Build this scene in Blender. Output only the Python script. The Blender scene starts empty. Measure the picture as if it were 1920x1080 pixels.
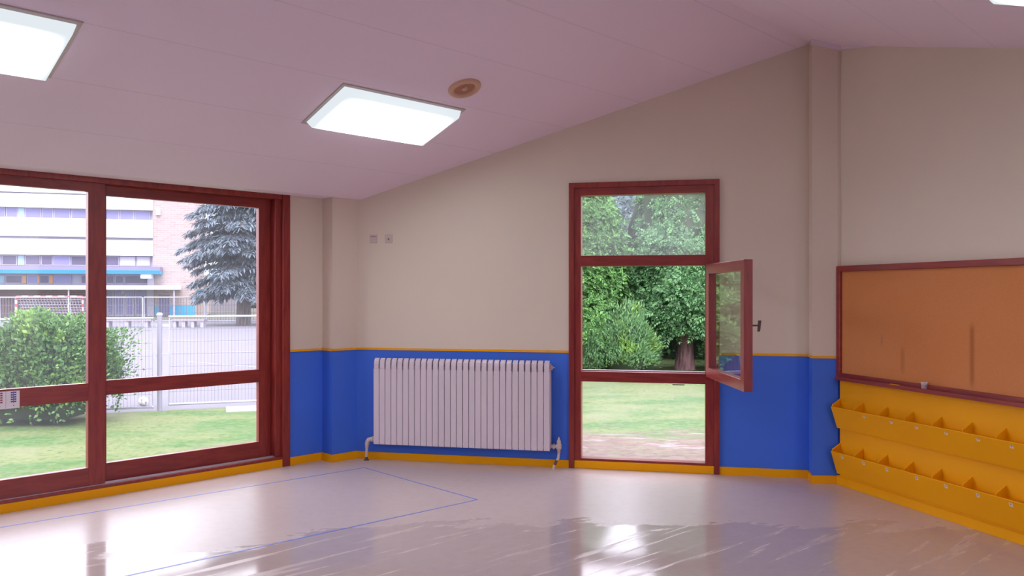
import bpy, bmesh, math, random
import numpy as np
from mathutils import Vector, Matrix
random.seed(7)
rng = np.random.default_rng(7)
SC = bpy.context.scene
COL = SC.collection
PI = math.pi

# ------------------------------------------------------------------ camera, sky, sun, exposure
EYE = 1.5
FPX, HZ = 1540.0, 549.0                      # focal length and horizon row for a 1920 x 1080 frame
cam_data = bpy.data.cameras.new('camera')
cam_data.sensor_fit = 'HORIZONTAL'
cam_data.sensor_width = 36.0
cam_data.lens = 36.0 * FPX / 1920.0
cam_data.shift_y = (HZ - 540.0) / 1920.0
cam_data.clip_start = 0.05
cam_data.clip_end = 500
cam = bpy.data.objects.new('camera', cam_data)
cam.location = (0, 0, EYE)
cam.rotation_euler = (PI / 2, 0, 0)
COL.objects.link(cam)
SC.camera = cam

SKY_STRENGTH = 2.7
world = bpy.data.worlds.new('overcast_sky')
SC.world = world
world.use_nodes = True
wn = world.node_tree
wn.nodes.clear()
_tc = wn.nodes.new('ShaderNodeTexCoord')
_nz = wn.nodes.new('ShaderNodeTexNoise'); _nz.inputs['Scale'].default_value = 2.2; _nz.inputs['Detail'].default_value = 4
_cr = wn.nodes.new('ShaderNodeValToRGB')
_cr.color_ramp.elements[0].position = 0.3; _cr.color_ramp.elements[0].color = (0.83, 0.82, 1.0, 1)
_cr.color_ramp.elements[1].position = 0.7; _cr.color_ramp.elements[1].color = (0.95, 0.92, 1.0, 1)
_bg = wn.nodes.new('ShaderNodeBackground'); _bg.inputs['Strength'].default_value = SKY_STRENGTH
_wo = wn.nodes.new('ShaderNodeOutputWorld')
wn.links.new(_tc.outputs['Generated'], _nz.inputs['Vector'])
wn.links.new(_nz.outputs['Fac'], _cr.inputs['Fac'])
wn.links.new(_cr.outputs['Color'], _bg.inputs['Color'])
wn.links.new(_bg.outputs['Background'], _wo.inputs['Surface'])

sun_data = bpy.data.lights.new('veiled_sun', 'SUN')
sun_data.energy = 1.7
sun_data.angle = math.radians(25)
sun_data.color = (1.0, 0.95, 0.92)
sun = bpy.data.objects.new('veiled_sun', sun_data)
sun.rotation_euler = (math.radians(40), math.radians(12), 0)      # high sun from behind the camera, over the roof
sun.location = (2, -6, 12)
COL.objects.link(sun)

SC.view_settings.view_transform = 'Standard'
SC.view_settings.look = 'None'
SC.view_settings.gamma = 1.0
SC.view_settings.exposure = 1.0
SC.view_settings.use_curve_mapping = False
SC.cycles.transparent_max_bounces = 24
SC.cycles.max_bounces = 12
SC.cycles.diffuse_bounces = 6
SC.cycles.sample_clamp_indirect = 6.0

# ------------------------------------------------------------------ frames of reference
class Frame:
    """origin on the floor, d along the wall, n out of the wall into the room"""
    def __init__(s, O, deg, flip=1):
        a = math.radians(deg)
        s.O = Vector((O[0], O[1], 0)); s.d = Vector((math.cos(a), math.sin(a), 0))
        s.n = Vector((s.d.y, -s.d.x, 0)) * flip
    def __call__(s, a, w, z):
        return s.O + s.d * a + s.n * w + Vector((0, 0, z))
FL = Frame((-1.96, 7.12), 45.5)              # window wall on the left
FB = Frame((-1.398, 7.452), -12.0)           # wall with the radiator
FR = Frame((2.552, 6.444), -72.65)           # wall with the cork board
RIDGE = Vector((2.39, 6.6, 0)); RZ = 3.52
LS, RS = 0.359, 0.335                        # slopes of the two ceiling planes
FLATQ, FLATZ = 3.3, 3.52 - 0.335 * 3.3
def G(t, q, z=0):                            # ridge frame: t along the ridge, q across it
    return RIDGE + FL.d * t + FL.n * q + Vector((0, 0, z))
def ceil_z(p):
    q = (Vector((p[0], p[1], 0)) - RIDGE).dot(FL.n)
    if q <= -3.27: return RZ - LS * 3.27      # level soffit along the window wall
    if q <= 0: return RZ + LS * q
    if q < FLATQ: return RZ - RS * q
    return FLATZ
WORLD = Frame((0, 0), 0)
WORLD.n = Vector((0, 1, 0))

# ------------------------------------------------------------------ mesh building
class MB:
    def __init__(s): s.v = []; s.f = []; s.m = []; s.cur = 0; s.smooth = []
    def add(s, vs, fs, smooth=False):
        b = len(s.v); s.v += [Vector(p) for p in vs]
        for f in fs: s.f.append([b + i for i in f]); s.m.append(s.cur); s.smooth.append(smooth)
    def hexa(s, p):                          # 4 bottom points then 4 top points
        s.add(p, [(0, 3, 2, 1), (4, 5, 6, 7), (0, 1, 5, 4), (1, 2, 6, 5), (2, 3, 7, 6), (3, 0, 4, 7)])
    def box(s, F, a0, a1, w0, w1, z0, z1):
        s.hexa([F(a0, w0, z0), F(a1, w0, z0), F(a1, w1, z0), F(a0, w1, z0), F(a0, w0, z1), F(a1, w0, z1), F(a1, w1, z1), F(a0, w1, z1)])
    def prism(s, A, B):                      # two matching polygons
        n = len(A); fs = [tuple(range(n)), tuple(range(2 * n - 1, n - 1, -1))]
        fs += [(i, i + n, (i + 1) % n + n, (i + 1) % n) for i in range(n)]
        s.add(list(A) + list(B), fs)
    def prism_sz(s, F, poly, w0, w1):        # polygon in (along, height), extruded through the wall
        s.prism([F(a, w0, z) for a, z in poly], [F(a, w1, z) for a, z in poly])
    def prism_wz(s, F, poly, a0, a1):        # profile in (out of wall, height), extruded along the wall
        s.prism([F(a0, w, z) for w, z in poly], [F(a1, w, z) for w, z in poly])
    def tube(s, pts, r, n=10, caps=True):
        pts = [Vector(p) for p in pts]; rs = r if isinstance(r, (list, tuple)) else [r] * len(pts)
        vs = []; up = None
        for i, p in enumerate(pts):
            t = (pts[min(i + 1, len(pts) - 1)] - pts[max(i - 1, 0)]).normalized()
            if up is None: up = Vector((0, 0, 1)) if abs(t.z) < 0.9 else Vector((1, 0, 0))
            x = up - t * up.dot(t); x = x.normalized(); up = x; y = t.cross(x)
            vs += [p + (x * math.cos(2 * PI * k / n) + y * math.sin(2 * PI * k / n)) * rs[i] for k in range(n)]
        fs = [(i * n + k, i * n + (k + 1) % n, (i + 1) * n + (k + 1) % n, (i + 1) * n + k) for i in range(len(pts) - 1) for k in range(n)]
        s.add(vs, fs, True)
        if caps:
            s.add(vs[:n], [tuple(range(n - 1, -1, -1))]); s.add(vs[-n:], [tuple(range(n))])
    def lathe(s, c, axis, prof, n=40):       # profile of (radius, height along axis)
        axis = Vector(axis).normalized(); x = axis.orthogonal().normalized(); y = axis.cross(x); c = Vector(c)
        vs = [c + axis * h + (x * math.cos(2 * PI * k / n) + y * math.sin(2 * PI * k / n)) * r for r, h in prof for k in range(n)]
        fs = [(i * n + k, i * n + (k + 1) % n, (i + 1) * n + (k + 1) % n, (i + 1) * n + k) for i in range(len(prof) - 1) for k in range(n)]
        s.add(vs, fs, True)
    def build(s, name, mat, parent=None, bevel=0, recalc=True):
        me = bpy.data.meshes.new(name)
        o = bpy.data.objects.new(name, me); COL.objects.link(o)
        off = Vector((0, 0, 0))
        if parent is not None:
            o.parent = parent
            p = parent
            while p is not None: off += p.location; p = p.parent
        else:
            lo = Vector([min(v[i] for v in s.v) for i in range(3)]); hi = Vector([max(v[i] for v in s.v) for i in range(3)])
            off = Vector(((lo.x + hi.x) / 2, (lo.y + hi.y) / 2, lo.z)); o.location = off
        me.from_pydata([v - off for v in s.v], [], s.f)
        for m in (mat if isinstance(mat, (list, tuple)) else [mat]): me.materials.append(m)
        me.polygons.foreach_set('material_index', s.m)
        me.polygons.foreach_set('use_smooth', s.smooth)
        if recalc:
            bm = bmesh.new(); bm.from_mesh(me); bmesh.ops.recalc_face_normals(bm, faces=bm.faces); bm.to_mesh(me); bm.free()
        me.update()
        if bevel:
            b = o.modifiers.new('bevel', 'BEVEL'); b.width = bevel; b.segments = 2; b.limit_method = 'ANGLE'; b.angle_limit = math.radians(40)
        return o
def tag(o, label=None, cat=None, group=None, kind=None):
    if label: o['label'] = label
    if cat: o['category'] = cat
    if group: o['group'] = group
    if kind: o['kind'] = kind
    return o
def empty(name, loc, label=None, cat=None, group=None, kind=None):
    o = bpy.data.objects.new(name, None); o.location = loc; o.empty_display_size = 0.1; COL.objects.link(o)
    return tag(o, label, cat, group, kind)

# ------------------------------------------------------------------ materials
def new_mat(name):
    m = bpy.data.materials.new(name); m.use_nodes = True; nt = m.node_tree
    return m, nt, nt.nodes['Principled BSDF'], nt.nodes['Material Output']
def rgba(c): return (c[0], c[1], c[2], 1)
def node(nt, kind, ins=None, **kw):
    n = nt.nodes.new(kind)
    for k, v in kw.items(): setattr(n, k, v)
    for k, v in (ins or {}).items():
        if hasattr(v, 'is_output') or isinstance(v, bpy.types.NodeSocket): nt.links.new(v, n.inputs[k])
        else: n.inputs[k].default_value = v
    return n
def mathn(nt, op, a, b=0.0, c=0.0, clamp=False):
    n = nt.nodes.new('ShaderNodeMath'); n.operation = op; n.use_clamp = clamp
    for i, v in enumerate((a, b, c)):
        if isinstance(v, bpy.types.NodeSocket): nt.links.new(v, n.inputs[i])
        else: n.inputs[i].default_value = v
    return n.outputs[0]
def mixc(nt, fac, a, b):
    n = nt.nodes.new('ShaderNodeMix'); n.data_type = 'RGBA'
    for k, v in ((0, fac), (6, a), (7, b)):
        if isinstance(v, bpy.types.NodeSocket): nt.links.new(v, n.inputs[k])
        else: n.inputs[k].default_value = v if k == 0 else rgba(v)
    return n.outputs[2]
def smooth(nt, x, lo, hi, a=0.0, b=1.0):
    n = node(nt, 'ShaderNodeMapRange', {'From Min': lo, 'From Max': hi, 'To Min': a, 'To Max': b}, interpolation_type='SMOOTHSTEP')
    nt.links.new(x, n.inputs['Value']); return n.outputs[0]
def wpos(nt):                                 # position in the place (metres)
    return node(nt, 'ShaderNodeNewGeometry').outputs['Position']
def dotn(nt, vec, d):
    n = node(nt, 'ShaderNodeVectorMath', operation='DOT_PRODUCT'); nt.links.new(vec, n.inputs[0]); n.inputs[1].default_value = d
    return n.outputs['Value']
def noise(nt, vec, scale, detail=3, rough=0.5, dist=0.0):
    n = node(nt, 'ShaderNodeTexNoise', {'Scale': scale, 'Detail': detail, 'Roughness': rough, 'Distortion': dist}); nt.links.new(vec, n.inputs['Vector'])
    return n.outputs['Fac']
def turned(nt, vec, sx, sy, deg):             # floor pattern stretched along a direction
    a = math.radians(deg); n = nt.nodes.new('ShaderNodeCombineXYZ')
    nt.links.new(dotn(nt, vec, (math.cos(a) * sx, math.sin(a) * sx, 0)), n.inputs[0]); nt.links.new(dotn(nt, vec, (-math.sin(a) * sy, math.cos(a) * sy, 0)), n.inputs[1])
    return n.outputs[0]
def stretched(nt, vec, sx, sy, sz, rz=0.0):
    n = node(nt, 'ShaderNodeMapping'); nt.links.new(vec, n.inputs['Vector'])
    n.inputs['Scale'].default_value = (sx, sy, sz); n.inputs['Rotation'].default_value = (0, 0, rz)
    return n.outputs[0]
def bump(nt, h, strength, dist=0.01):
    n = node(nt, 'ShaderNodeBump', {'Strength': strength, 'Distance': dist}); nt.links.new(h, n.inputs['Height']); return n.outputs[0]

def paint(name, c, rough=0.5, var=0.06, bump_s=0.08, scale=60, spec=0.4):
    m, nt, b, _ = new_mat(name)
    p = wpos(nt); f = noise(nt, p, 2.5, 4)
    nt.links.new(mixc(nt, f, [x * (1 - var) for x in c], [min(1, x * (1 + var)) for x in c]), b.inputs['Base Color'])
    b.inputs['Roughness'].default_value = rough; b.inputs['Specular IOR Level'].default_value = spec
    if bump_s: nt.links.new(bump(nt, noise(nt, p, scale, 3), bump_s, 0.004), b.inputs['Normal'])
    return m
CREAM = (0.69, 0.580, 0.480); BLUE = (0.052, 0.160, 0.70); YELLOW = (0.86, 0.37, 0.002); WHITE = (0.84, 0.70, 0.80)
def wall_material():
    m, nt, b, _ = new_mat('two_tone_wall_paint')
    p = wpos(nt); z = dotn(nt, p, (0, 0, 1))
    top = mixc(nt, noise(nt, p, 1.6, 4), [x * .96 for x in CREAM], [x * 1.04 for x in CREAM])
    low = mixc(nt, noise(nt, p, 2.2, 4), [x * .92 for x in BLUE], [x * 1.08 for x in BLUE])
    nt.links.new(mixc(nt, mathn(nt, 'GREATER_THAN', z, 0.985), low, top), b.inputs['Base Color'])
    b.inputs['Roughness'].default_value = 0.55; b.inputs['Specular IOR Level'].default_value = 0.3
    nt.links.new(bump(nt, noise(nt, p, 90, 3), 0.10, 0.003), b.inputs['Normal'])
    return m
def ceiling_material():
    m, nt, b, _ = new_mat('ceiling_board')
    p = wpos(nt)
    off = -FL.n.dot(RIDGE)
    q = mathn(nt, 'ADD', dotn(nt, p, tuple(FL.n)), off)
    k = mathn(nt, 'FRACT', mathn(nt, 'ADD', mathn(nt, 'DIVIDE', mathn(nt, 'ADD', q, 0.10), 0.53), 20.0))
    e = mathn(nt, 'ABSOLUTE', mathn(nt, 'SUBTRACT', k, 0.5))
    seam = smooth(nt, e, 0.4935, 0.4975)
    c = mixc(nt, noise(nt, p, 1.2, 3), [x * .97 for x in WHITE], [x * 1.03 for x in WHITE])
    nt.links.new(mixc(nt, mathn(nt, 'MULTIPLY', seam, 0.22), c, (0.22, 0.17, 0.20)), b.inputs['Base Color'])
    b.inputs['Roughness'].default_value = 0.7; b.inputs['Specular IOR Level'].default_value = 0.2
    h = mathn(nt, 'SUBTRACT', mathn(nt, 'MULTIPLY', noise(nt, p, 140, 2), 0.3), seam)
    nt.links.new(bump(nt, h, 0.25, 0.004), b.inputs['Normal'])
    return m
def floor_material():
    m, nt, b, _ = new_mat('vinyl_floor')
    p = wpos(nt)
    blot = noise(nt, p, 1.1, 5, 0.6); fine = noise(nt, p, 120, 2)
    c = mixc(nt, blot, (0.50, 0.405, 0.385), (0.60, 0.495, 0.475))
    c = mixc(nt, mathn(nt, 'MULTIPLY', smooth(nt, fine, 0.55, 0.75), 0.16), c, (0.32, 0.25, 0.24))
    c = mixc(nt, smooth(nt, noise(nt, p, 13.0, 5, 0.7), 0.40, 0.70, 0, 0.30), c, (0.42, 0.335, 0.325))
    # a wet patch with a ragged edge towards the camera, broken by mop streaks
    y = dotn(nt, p, (0.0, 1.0, 0)); x = dotn(nt, p, (1, 0, 0))
    ragged = noise(nt, turned(nt, p, 0.8, 2.4, 20), 1.5, 5, 0.62)
    edge = mathn(nt, 'ADD', y, mathn(nt, 'MULTIPLY', mathn(nt, 'SUBTRACT', ragged, 0.5), 1.5))
    edge = mathn(nt, 'ADD', edge, smooth(nt, x, -0.8, -1.8, 0, .55))
    wet = smooth(nt, edge, 5.34, 5.28)
    streak = noise(nt, turned(nt, p, 0.45, 5.5, 42), 1.9, 6, 0.62, 0.4)
    holes = smooth(nt, streak, 0.38, 0.45)
    wet = mathn(nt, 'MULTIPLY', wet, holes)
    dry = 0.28
    r = mathn(nt, 'ADD', mathn(nt, 'MULTIPLY', mathn(nt, 'SUBTRACT', 1.0, wet), dry), mathn(nt, 'MULTIPLY', wet, 0.10))
    nt.links.new(mixc(nt, mathn(nt, 'MULTIPLY', wet, 0.30), c, (0.30, 0.23, 0.22)), b.inputs['Base Color'])
    nt.links.new(r, b.inputs['Roughness'])
    b.inputs['Specular IOR Level'].default_value = 0.62
    nt.links.new(bump(nt, noise(nt, p, 9, 3), 0.03, 0.006), b.inputs['Normal'])
    return m
def wood_material(name, c0, c1, along, rough=0.32):
    m, nt, b, _ = new_mat(name)
    tc = node(nt, 'ShaderNodeTexCoord').outputs['Object']
    f = noise(nt, stretched(nt, tc, *along), 6, 5, 0.6, 0.4)
    nt.links.new(mixc(nt, smooth(nt, f, 0.3, 0.7), c0, c1), b.inputs['Base Color'])
    b.inputs['Roughness'].default_value = rough; b.inputs['Specular IOR Level'].default_value = 0.45
    nt.links.new(bump(nt, f, 0.05, 0.003), b.inputs['Normal'])
    return m
def pane_material(name, dust, refl=0.7):
    m, nt, b, out = new_mat(name); nt.nodes.remove(b)
    tr = node(nt, 'ShaderNodeBsdfTransparent', {'Color': (0.97, 0.985, 0.98, 1)})
    gl = node(nt, 'ShaderNodeBsdfGlossy', {'Roughness': 0.02, 'Color': (1, 1, 1, 1)})
    du = node(nt, 'ShaderNodeBsdfTranslucent', {'Color': (0.85, 0.86, 0.92, 1)})
    fr0 = node(nt, 'ShaderNodeFresnel', {'IOR': 1.45}); fr = mathn(nt, 'MULTIPLY', fr0.outputs[0], mathn(nt, 'MULTIPLY', mathn(nt, 'SUBTRACT', 1.0, node(nt, 'ShaderNodeNewGeometry').outputs['Backfacing']), refl), clamp=True)
    p = wpos(nt)
    d = smooth(nt, noise(nt, p, 5, 4, 0.6), 0.2, 0.8, dust * 0.75, dust * 1.25)
    a = node(nt, 'ShaderNodeMixShader'); nt.links.new(d, a.inputs[0]); nt.links.new(tr.outputs[0], a.inputs[1]); nt.links.new(du.outputs[0], a.inputs[2])
    e = node(nt, 'ShaderNodeMixShader'); nt.links.new(fr, e.inputs[0]); nt.links.new(a.outputs[0], e.inputs[1]); nt.links.new(gl.outputs[0], e.inputs[2])
    nt.links.new(e.outputs[0], out.inputs['Surface'])
    return m
def lamp_material(tc, qc):
    m, nt, b, out = new_mat('lit_diffuser'); nt.nodes.remove(b)
    # the tubes sit behind the middle of the diffuser, so its rim is dimmer
    p = wpos(nt)
    q = mathn(nt, 'ABSOLUTE', mathn(nt, 'SUBTRACT', dotn(nt, p, tuple(FL.n)), FL.n.dot(RIDGE) + qc))
    t = mathn(nt, 'ABSOLUTE', mathn(nt, 'SUBTRACT', dotn(nt, p, tuple(FL.d)), FL.d.dot(RIDGE) + tc))
    k = mathn(nt, 'MULTIPLY', smooth(nt, q, 0.245, 0.06), smooth(nt, t, 0.51, 0.28))
    st = mathn(nt, 'MULTIPLY_ADD', k, 8.5, 0.44)
    e = node(nt, 'ShaderNodeEmission', {'Color': (0.88, 0.95, 1.0, 1)}); nt.links.new(st, e.inputs['Strength'])
    nt.links.new(e.outputs[0], out.inputs['Surface']); return m
def foliage_material(name, dark, light, trans=0.35, rough=0.55, tip=None):
    m, nt, b, out = new_mat(name)
    g = node(nt, 'ShaderNodeNewGeometry')
    c = mixc(nt, g.outputs['Random Per Island'], dark, light)
    if tip:                                   # scattered young growth
        c = mixc(nt, smooth(nt, noise(nt, g.outputs['Position'], 2.3, 3), 0.52, 0.66), c, tip)
    nt.links.new(c, b.inputs['Base Color']); b.inputs['Roughness'].default_value = rough; b.inputs['Specular IOR Level'].default_value = 0.35
    t = node(nt, 'ShaderNodeBsdfTranslucent'); nt.links.new(c, t.inputs['Color'])
    mx = node(nt, 'ShaderNodeMixShader', {0: trans}); nt.links.new(b.outputs[0], mx.inputs[1]); nt.links.new(t.outputs[0], mx.inputs[2])
    nt.links.new(mx.outputs[0], out.inputs['Surface'])
    return m
def simple(name, c, rough=0.5, metal=0.0, spec=0.5, var=0.05, scale=8):
    m, nt, b, _ = new_mat(name)
    tc = node(nt, 'ShaderNodeTexCoord').outputs['Object']
    nt.links.new(mixc(nt, noise(nt, tc, scale, 3), [x * (1 - var) for x in c], [min(1, x * (1 + var)) for x in c]), b.inputs['Base Color'])
    b.inputs['Roughness'].default_value = rough; b.inputs['Metallic'].default_value = metal; b.inputs['Specular IOR Level'].default_value = spec
    return m
def cork_material():
    m, nt, b, _ = new_mat('cork')
    p = wpos(nt)
    c = mixc(nt, noise(nt, p, 90, 4, 0.7), (0.54, 0.195, 0.068), (0.68, 0.275, 0.112))
    c = mixc(nt, smooth(nt, noise(nt, p, 1.6, 3), 0.35, 0.7, 0, 0.35), c, (0.57, 0.20, 0.060))
    s = mathn(nt, 'SUBTRACT', dotn(nt, p, tuple(FR.d)), FR.d.dot(FR.O)); z = dotn(nt, p, (0, 0, 1))
    def run(s0, w, z0, z1, k):                # a run mark down the cork
        a = smooth(nt, mathn(nt, 'ABSOLUTE', mathn(nt, 'SUBTRACT', s, s0)), w, 0.0)
        h = mathn(nt, 'MULTIPLY', smooth(nt, z, z0 - .03, z0 + .05), smooth(nt, z, z1 + .05, z1 - .03))
        return mathn(nt, 'MULTIPLY', mathn(nt, 'MULTIPLY', a, h), k)
    c = mixc(nt, run(1.262, .032, .90, 1.28, .50), c, (0.22, 0.05, 0.012))
    c = mixc(nt, run(0.672, .034, .93, 1.10, .32), c, (0.25, 0.06, 0.015))
    c = mixc(nt, run(0.470, .022, 1.125, 1.16, .6), c, (0.20, 0.15, 0.12))
    nt.links.new(c, b.inputs['Base Color']); b.inputs['Roughness'].default_value = 0.9; b.inputs['Specular IOR Level'].default_value = 0.1
    nt.links.new(bump(nt, noise(nt, p, 160, 3), 0.2, 0.003), b.inputs['Normal'])
    return m
def lawn_material():
    m, nt, b, _ = new_mat('lawn')
    p = wpos(nt)
    c = mixc(nt, smooth(nt, noise(nt, turned(nt, p, 0.5, 1.1, 10), 0.9, 5, 0.6), 0.40, 0.60), (0.060, 0.125, 0.036), (0.140, 0.160, 0.066))
    c = mixc(nt, smooth(nt, noise(nt, p, 7.0, 6, 0.75), 0.42, 0.66, 0, 0.55), c, (0.165, 0.190, 0.090))
    c = mixc(nt, smooth(nt, noise(nt, p, 16.0, 4, 0.7), 0.50, 0.64, 0, 0.7), c, (0.045, 0.090, 0.028))
    c = mixc(nt, smooth(nt, noise(nt, p, 0.7, 4, 0.6), 0.50, 0.66, 0, 0.6), c, (0.165, 0.170, 0.095))
    # worn bare earth outside the back wall
    w = mathn(nt, 'SUBTRACT', FB.n.dot(FB.O), dotn(nt, p, tuple(FB.n)))
    a = mathn(nt, 'SUBTRACT', dotn(nt, p, tuple(FB.d)), FB.d.dot(FB.O))
    rag = mathn(nt, 'ADD', w, mathn(nt, 'MULTIPLY', mathn(nt, 'SUBTRACT', noise(nt, stretched(nt, p, 0.8, 2.0, 1), 1.3, 6, 0.7), 0.5), 5.0))
    bare = mathn(nt, 'MULTIPLY', smooth(nt, rag, 4.4, 3.0), smooth(nt, a, 0.2, 1.6))
    soil = mixc(nt, smooth(nt, noise(nt, stretched(nt, p, 3, 9, 1), 1.5, 6, 0.7), 0.35, 0.65), (0.150, 0.090, 0.080), (0.185, 0.150, 0.108))
    soil = mixc(nt, smooth(nt, noise(nt, stretched(nt, p, 1.2, 5, 1), 1.0, 4, 0.6), 0.58, 0.64), soil, (0.25, 0.195, 0.20))
    soil = mixc(nt, smooth(nt, noise(nt, p, 11.0, 6, 0.75), 0.50, 0.66, 0, 0.7), soil, (0.085, 0.062, 0.045))
    soil = mixc(nt, smooth(nt, noise(nt, p, 5.0, 6, 0.75), 0.56, 0.64, 0, 0.6), soil, (0.15, 0.165, 0.075))
    nt.links.new(mixc(nt, bare, c, soil), b.inputs['Base Color'])
    b.inputs['Roughness'].default_value = 0.9; b.inputs['Specular IOR Level'].default_value = 0.1
    nt.links.new(bump(nt, noise(nt, p, 18, 5, 0.7), 0.5, 0.03), b.inputs['Normal'])
    return m
def brick_material(name, c1, c2, mortar, F, sc=1.0):
    m, nt, b, _ = new_mat(name)
    p = wpos(nt)
    x = dotn(nt, p, tuple(F.d)); z = dotn(nt, p, (0, 0, 1))
    cv = node(nt, 'ShaderNodeCombineXYZ'); nt.links.new(x, cv.inputs[0]); nt.links.new(z, cv.inputs[1])
    br = node(nt, 'ShaderNodeTexBrick', {'Color1': rgba(c1), 'Color2': rgba(c2), 'Mortar': rgba(mortar), 'Scale': sc, 'Mortar Size': 0.012, 'Brick Width': 0.5, 'Row Height': 0.16})
    nt.links.new(cv.outputs[0], br.inputs['Vector'])
    nt.links.new(br.outputs['Color'], b.inputs['Base Color']); b.inputs['Roughness'].default_value = 0.85
    return m
def bark_material(name, c0, c1):
    m, nt, b, _ = new_mat(name)
    p = wpos(nt); f = noise(nt, stretched(nt, p, 9, 9, 0.8), 2.0, 5, 0.65)
    nt.links.new(mixc(nt, smooth(nt, f, 0.3, 0.7), c0, c1), b.inputs['Base Color']); b.inputs['Roughness'].default_value = 0.9
    nt.links.new(bump(nt, f, 0.8, 0.05), b.inputs['Normal'])
    return m

M = {}
M['wall'] = wall_material(); M['ceiling'] = ceiling_material(); M['floor'] = floor_material()
M['wood'] = wood_material('red_brown_varnished_wood', (0.205, 0.019, 0.019), (0.295, 0.036, 0.026), (6, 6, 0.7))
M['woodh'] = wood_material('red_brown_varnished_rail', (0.205, 0.019, 0.019), (0.295, 0.036, 0.026), (0.7, 0.7, 6))
M['yellow'] = paint('yellow_enamel', YELLOW, 0.45, 0.05, 0.05, 40, 0.15)
M['trim'] = paint('white_trim_paint', (0.76, 0.64, 0.71), 0.55, 0.03, 0.0)
M['radiator'] = paint('white_radiator_enamel', (0.66, 0.56, 0.62), 0.35, 0.05, 0.03, 40)
M['pipe'] = simple('worn_white_pipe', (0.62, 0.50, 0.46), 0.45, 0, 0.5, 0.25, 60)
M['rust'] = simple('rusty_pipe_end', (0.13, 0.06, 0.045), 0.7)
M['pane'] = pane_material('window_glass', 0.022, 0.35); M['dusty'] = pane_material('dusty_window_glass', 0.05, 0.03); M['clean'] = pane_material('clear_window_glass', 0.03, 1.7)
M['lampframe'] = simple('grey_lamp_rim', (0.50, 0.42, 0.40), 0.5)
M['tan'] = simple('tan_plastic', (0.62, 0.37, 0.25), 0.5); M['tandark'] = simple('brown_plastic', (0.44, 0.20, 0.125), 0.55)
M['dark'] = simple('dark_metal', (0.075, 0.03, 0.03), 0.4, 0.3)
M['alu'] = simple('aluminium_track', (0.55, 0.50, 0.56), 0.35, 0.6)
M['plate'] = paint('painted_over_plate', (0.56, 0.45, 0.41), 0.5, 0.05, 0)
M['hole'] = simple('plate_recess', (0.20, 0.13, 0.12), 0.8)
M['cork'] = cork_material()
M['paper'] = simple('white_paper', (0.80, 0.74, 0.78), 0.7); M['inkblue'] = simple('blue_print', (0.06, 0.06, 0.30), 0.6); M['inkred'] = simple('red_print', (0.33, 0.04, 0.12), 0.6)
M['tagp'] = simple('paper_tag', (0.70, 0.58, 0.48), 0.6, var=.12, scale=30); M['tagink'] = simple('tag_print', (0.36, 0.30, 0.36), 0.6)
M['tape'] = simple('blue_tape', (0.11, 0.20, 0.62), 0.4)
M['lawn'] = lawn_material()
M['asphalt'] = paint('pale_asphalt', (0.150, 0.138, 0.168), 0.85, 0.08, 0.3, 25, 0.2)
M['concrete'] = paint('pale_concrete', (0.25, 0.225, 0.25), 0.85, 0.08, 0.2, 20, 0.2)
M['line'] = paint('white_court_paint', (0.21, 0.205, 0.225), 0.8, 0.04, 0)
M['fence'] = simple('galvanised_fence', (0.36, 0.36, 0.42), 0.45, 0.2); M['wire'] = simple('galvanised_wire', (0.12, 0.12, 0.16), 0.45, 0.3)
M['hedge'] = foliage_material('hedge_leaves', (0.040, 0.105, 0.035), (0.145, 0.280, 0.085), 0.3, 0.45, (0.20, 0.35, 0.07))
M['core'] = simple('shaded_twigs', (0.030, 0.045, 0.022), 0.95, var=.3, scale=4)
M['thuja'] = foliage_material('thuja_fronds', (0.045, 0.130, 0.055), (0.150, 0.310, 0.120), 0.25)
M['thuja2'] = foliage_material('cypress_fronds', (0.045, 0.135, 0.045), (0.155, 0.325, 0.085), 0.25)
M['shrub'] = foliage_material('shrub_leaves', (0.075, 0.175, 0.080), (0.20, 0.36, 0.155), 0.3, 0.5, (0.23, 0.40, 0.10))
M['ivy'] = foliage_material('ivy_leaves', (0.045, 0.115, 0.050), (0.13, 0.24, 0.10), 0.25)
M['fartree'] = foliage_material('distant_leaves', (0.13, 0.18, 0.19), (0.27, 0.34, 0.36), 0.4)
M['cedar'] = foliage_material('blue_cedar_needles', (0.075, 0.10, 0.135), (0.21, 0.25, 0.30), 0.3)
M['bark'] = bark_material('reddish_bark', (0.125, 0.060, 0.065), (0.34, 0.19, 0.195)); M['greybark'] = bark_material('grey_bark', (0.09, 0.07, 0.07), (0.22, 0.18, 0.18))
M['ball'] = simple('white_ball', (0.72, 0.68, 0.66), 0.5); M['ballpatch'] = simple('dull_ball_patch', (0.36, 0.30, 0.32), 0.6)
M['facade'] = paint('white_render', (0.62, 0.62, 0.65), 0.8, 0.03, 0)
M['mauve'] = simple('mauve_fascia', (0.16, 0.14, 0.24), 0.6); M['teal'] = simple('turquoise_paint', (0.02, 0.24, 0.42), 0.5)
M['paleteal'] = simple('pale_blue_panel', (0.22, 0.37, 0.46), 0.5)
M['pier'] = simple('pale_lilac_render', (0.33, 0.31, 0.39), 0.7)
M['orange'] = simple('orange_mullion', (0.50, 0.20, 0.08), 0.5); M['greyframe'] = simple('grey_window_frame', (0.30, 0.27, 0.36), 0.5)
M['farglass'] = simple('reflecting_far_glass', (0.15, 0.14, 0.30), 0.25, 0.0, 0.3, 0.2, .25); M['farglassdark'] = simple('dark_far_glass', (0.075, 0.06, 0.12), 0.25, 0.0, 0.3, 0.5, .35)
M['blind'] = simple('closed_white_blind', (0.36, 0.36, 0.42), 0.6)
M['reddisc'] = simple('red_goal_paint', (0.38, 0.04, 0.06), 0.5); M['whitegoal'] = simple('white_goal_paint', (0.85, 0.85, 0.88), 0.5)
M['net'] = simple('goal_net', (0.50, 0.46, 0.56), 0.8)

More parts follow.
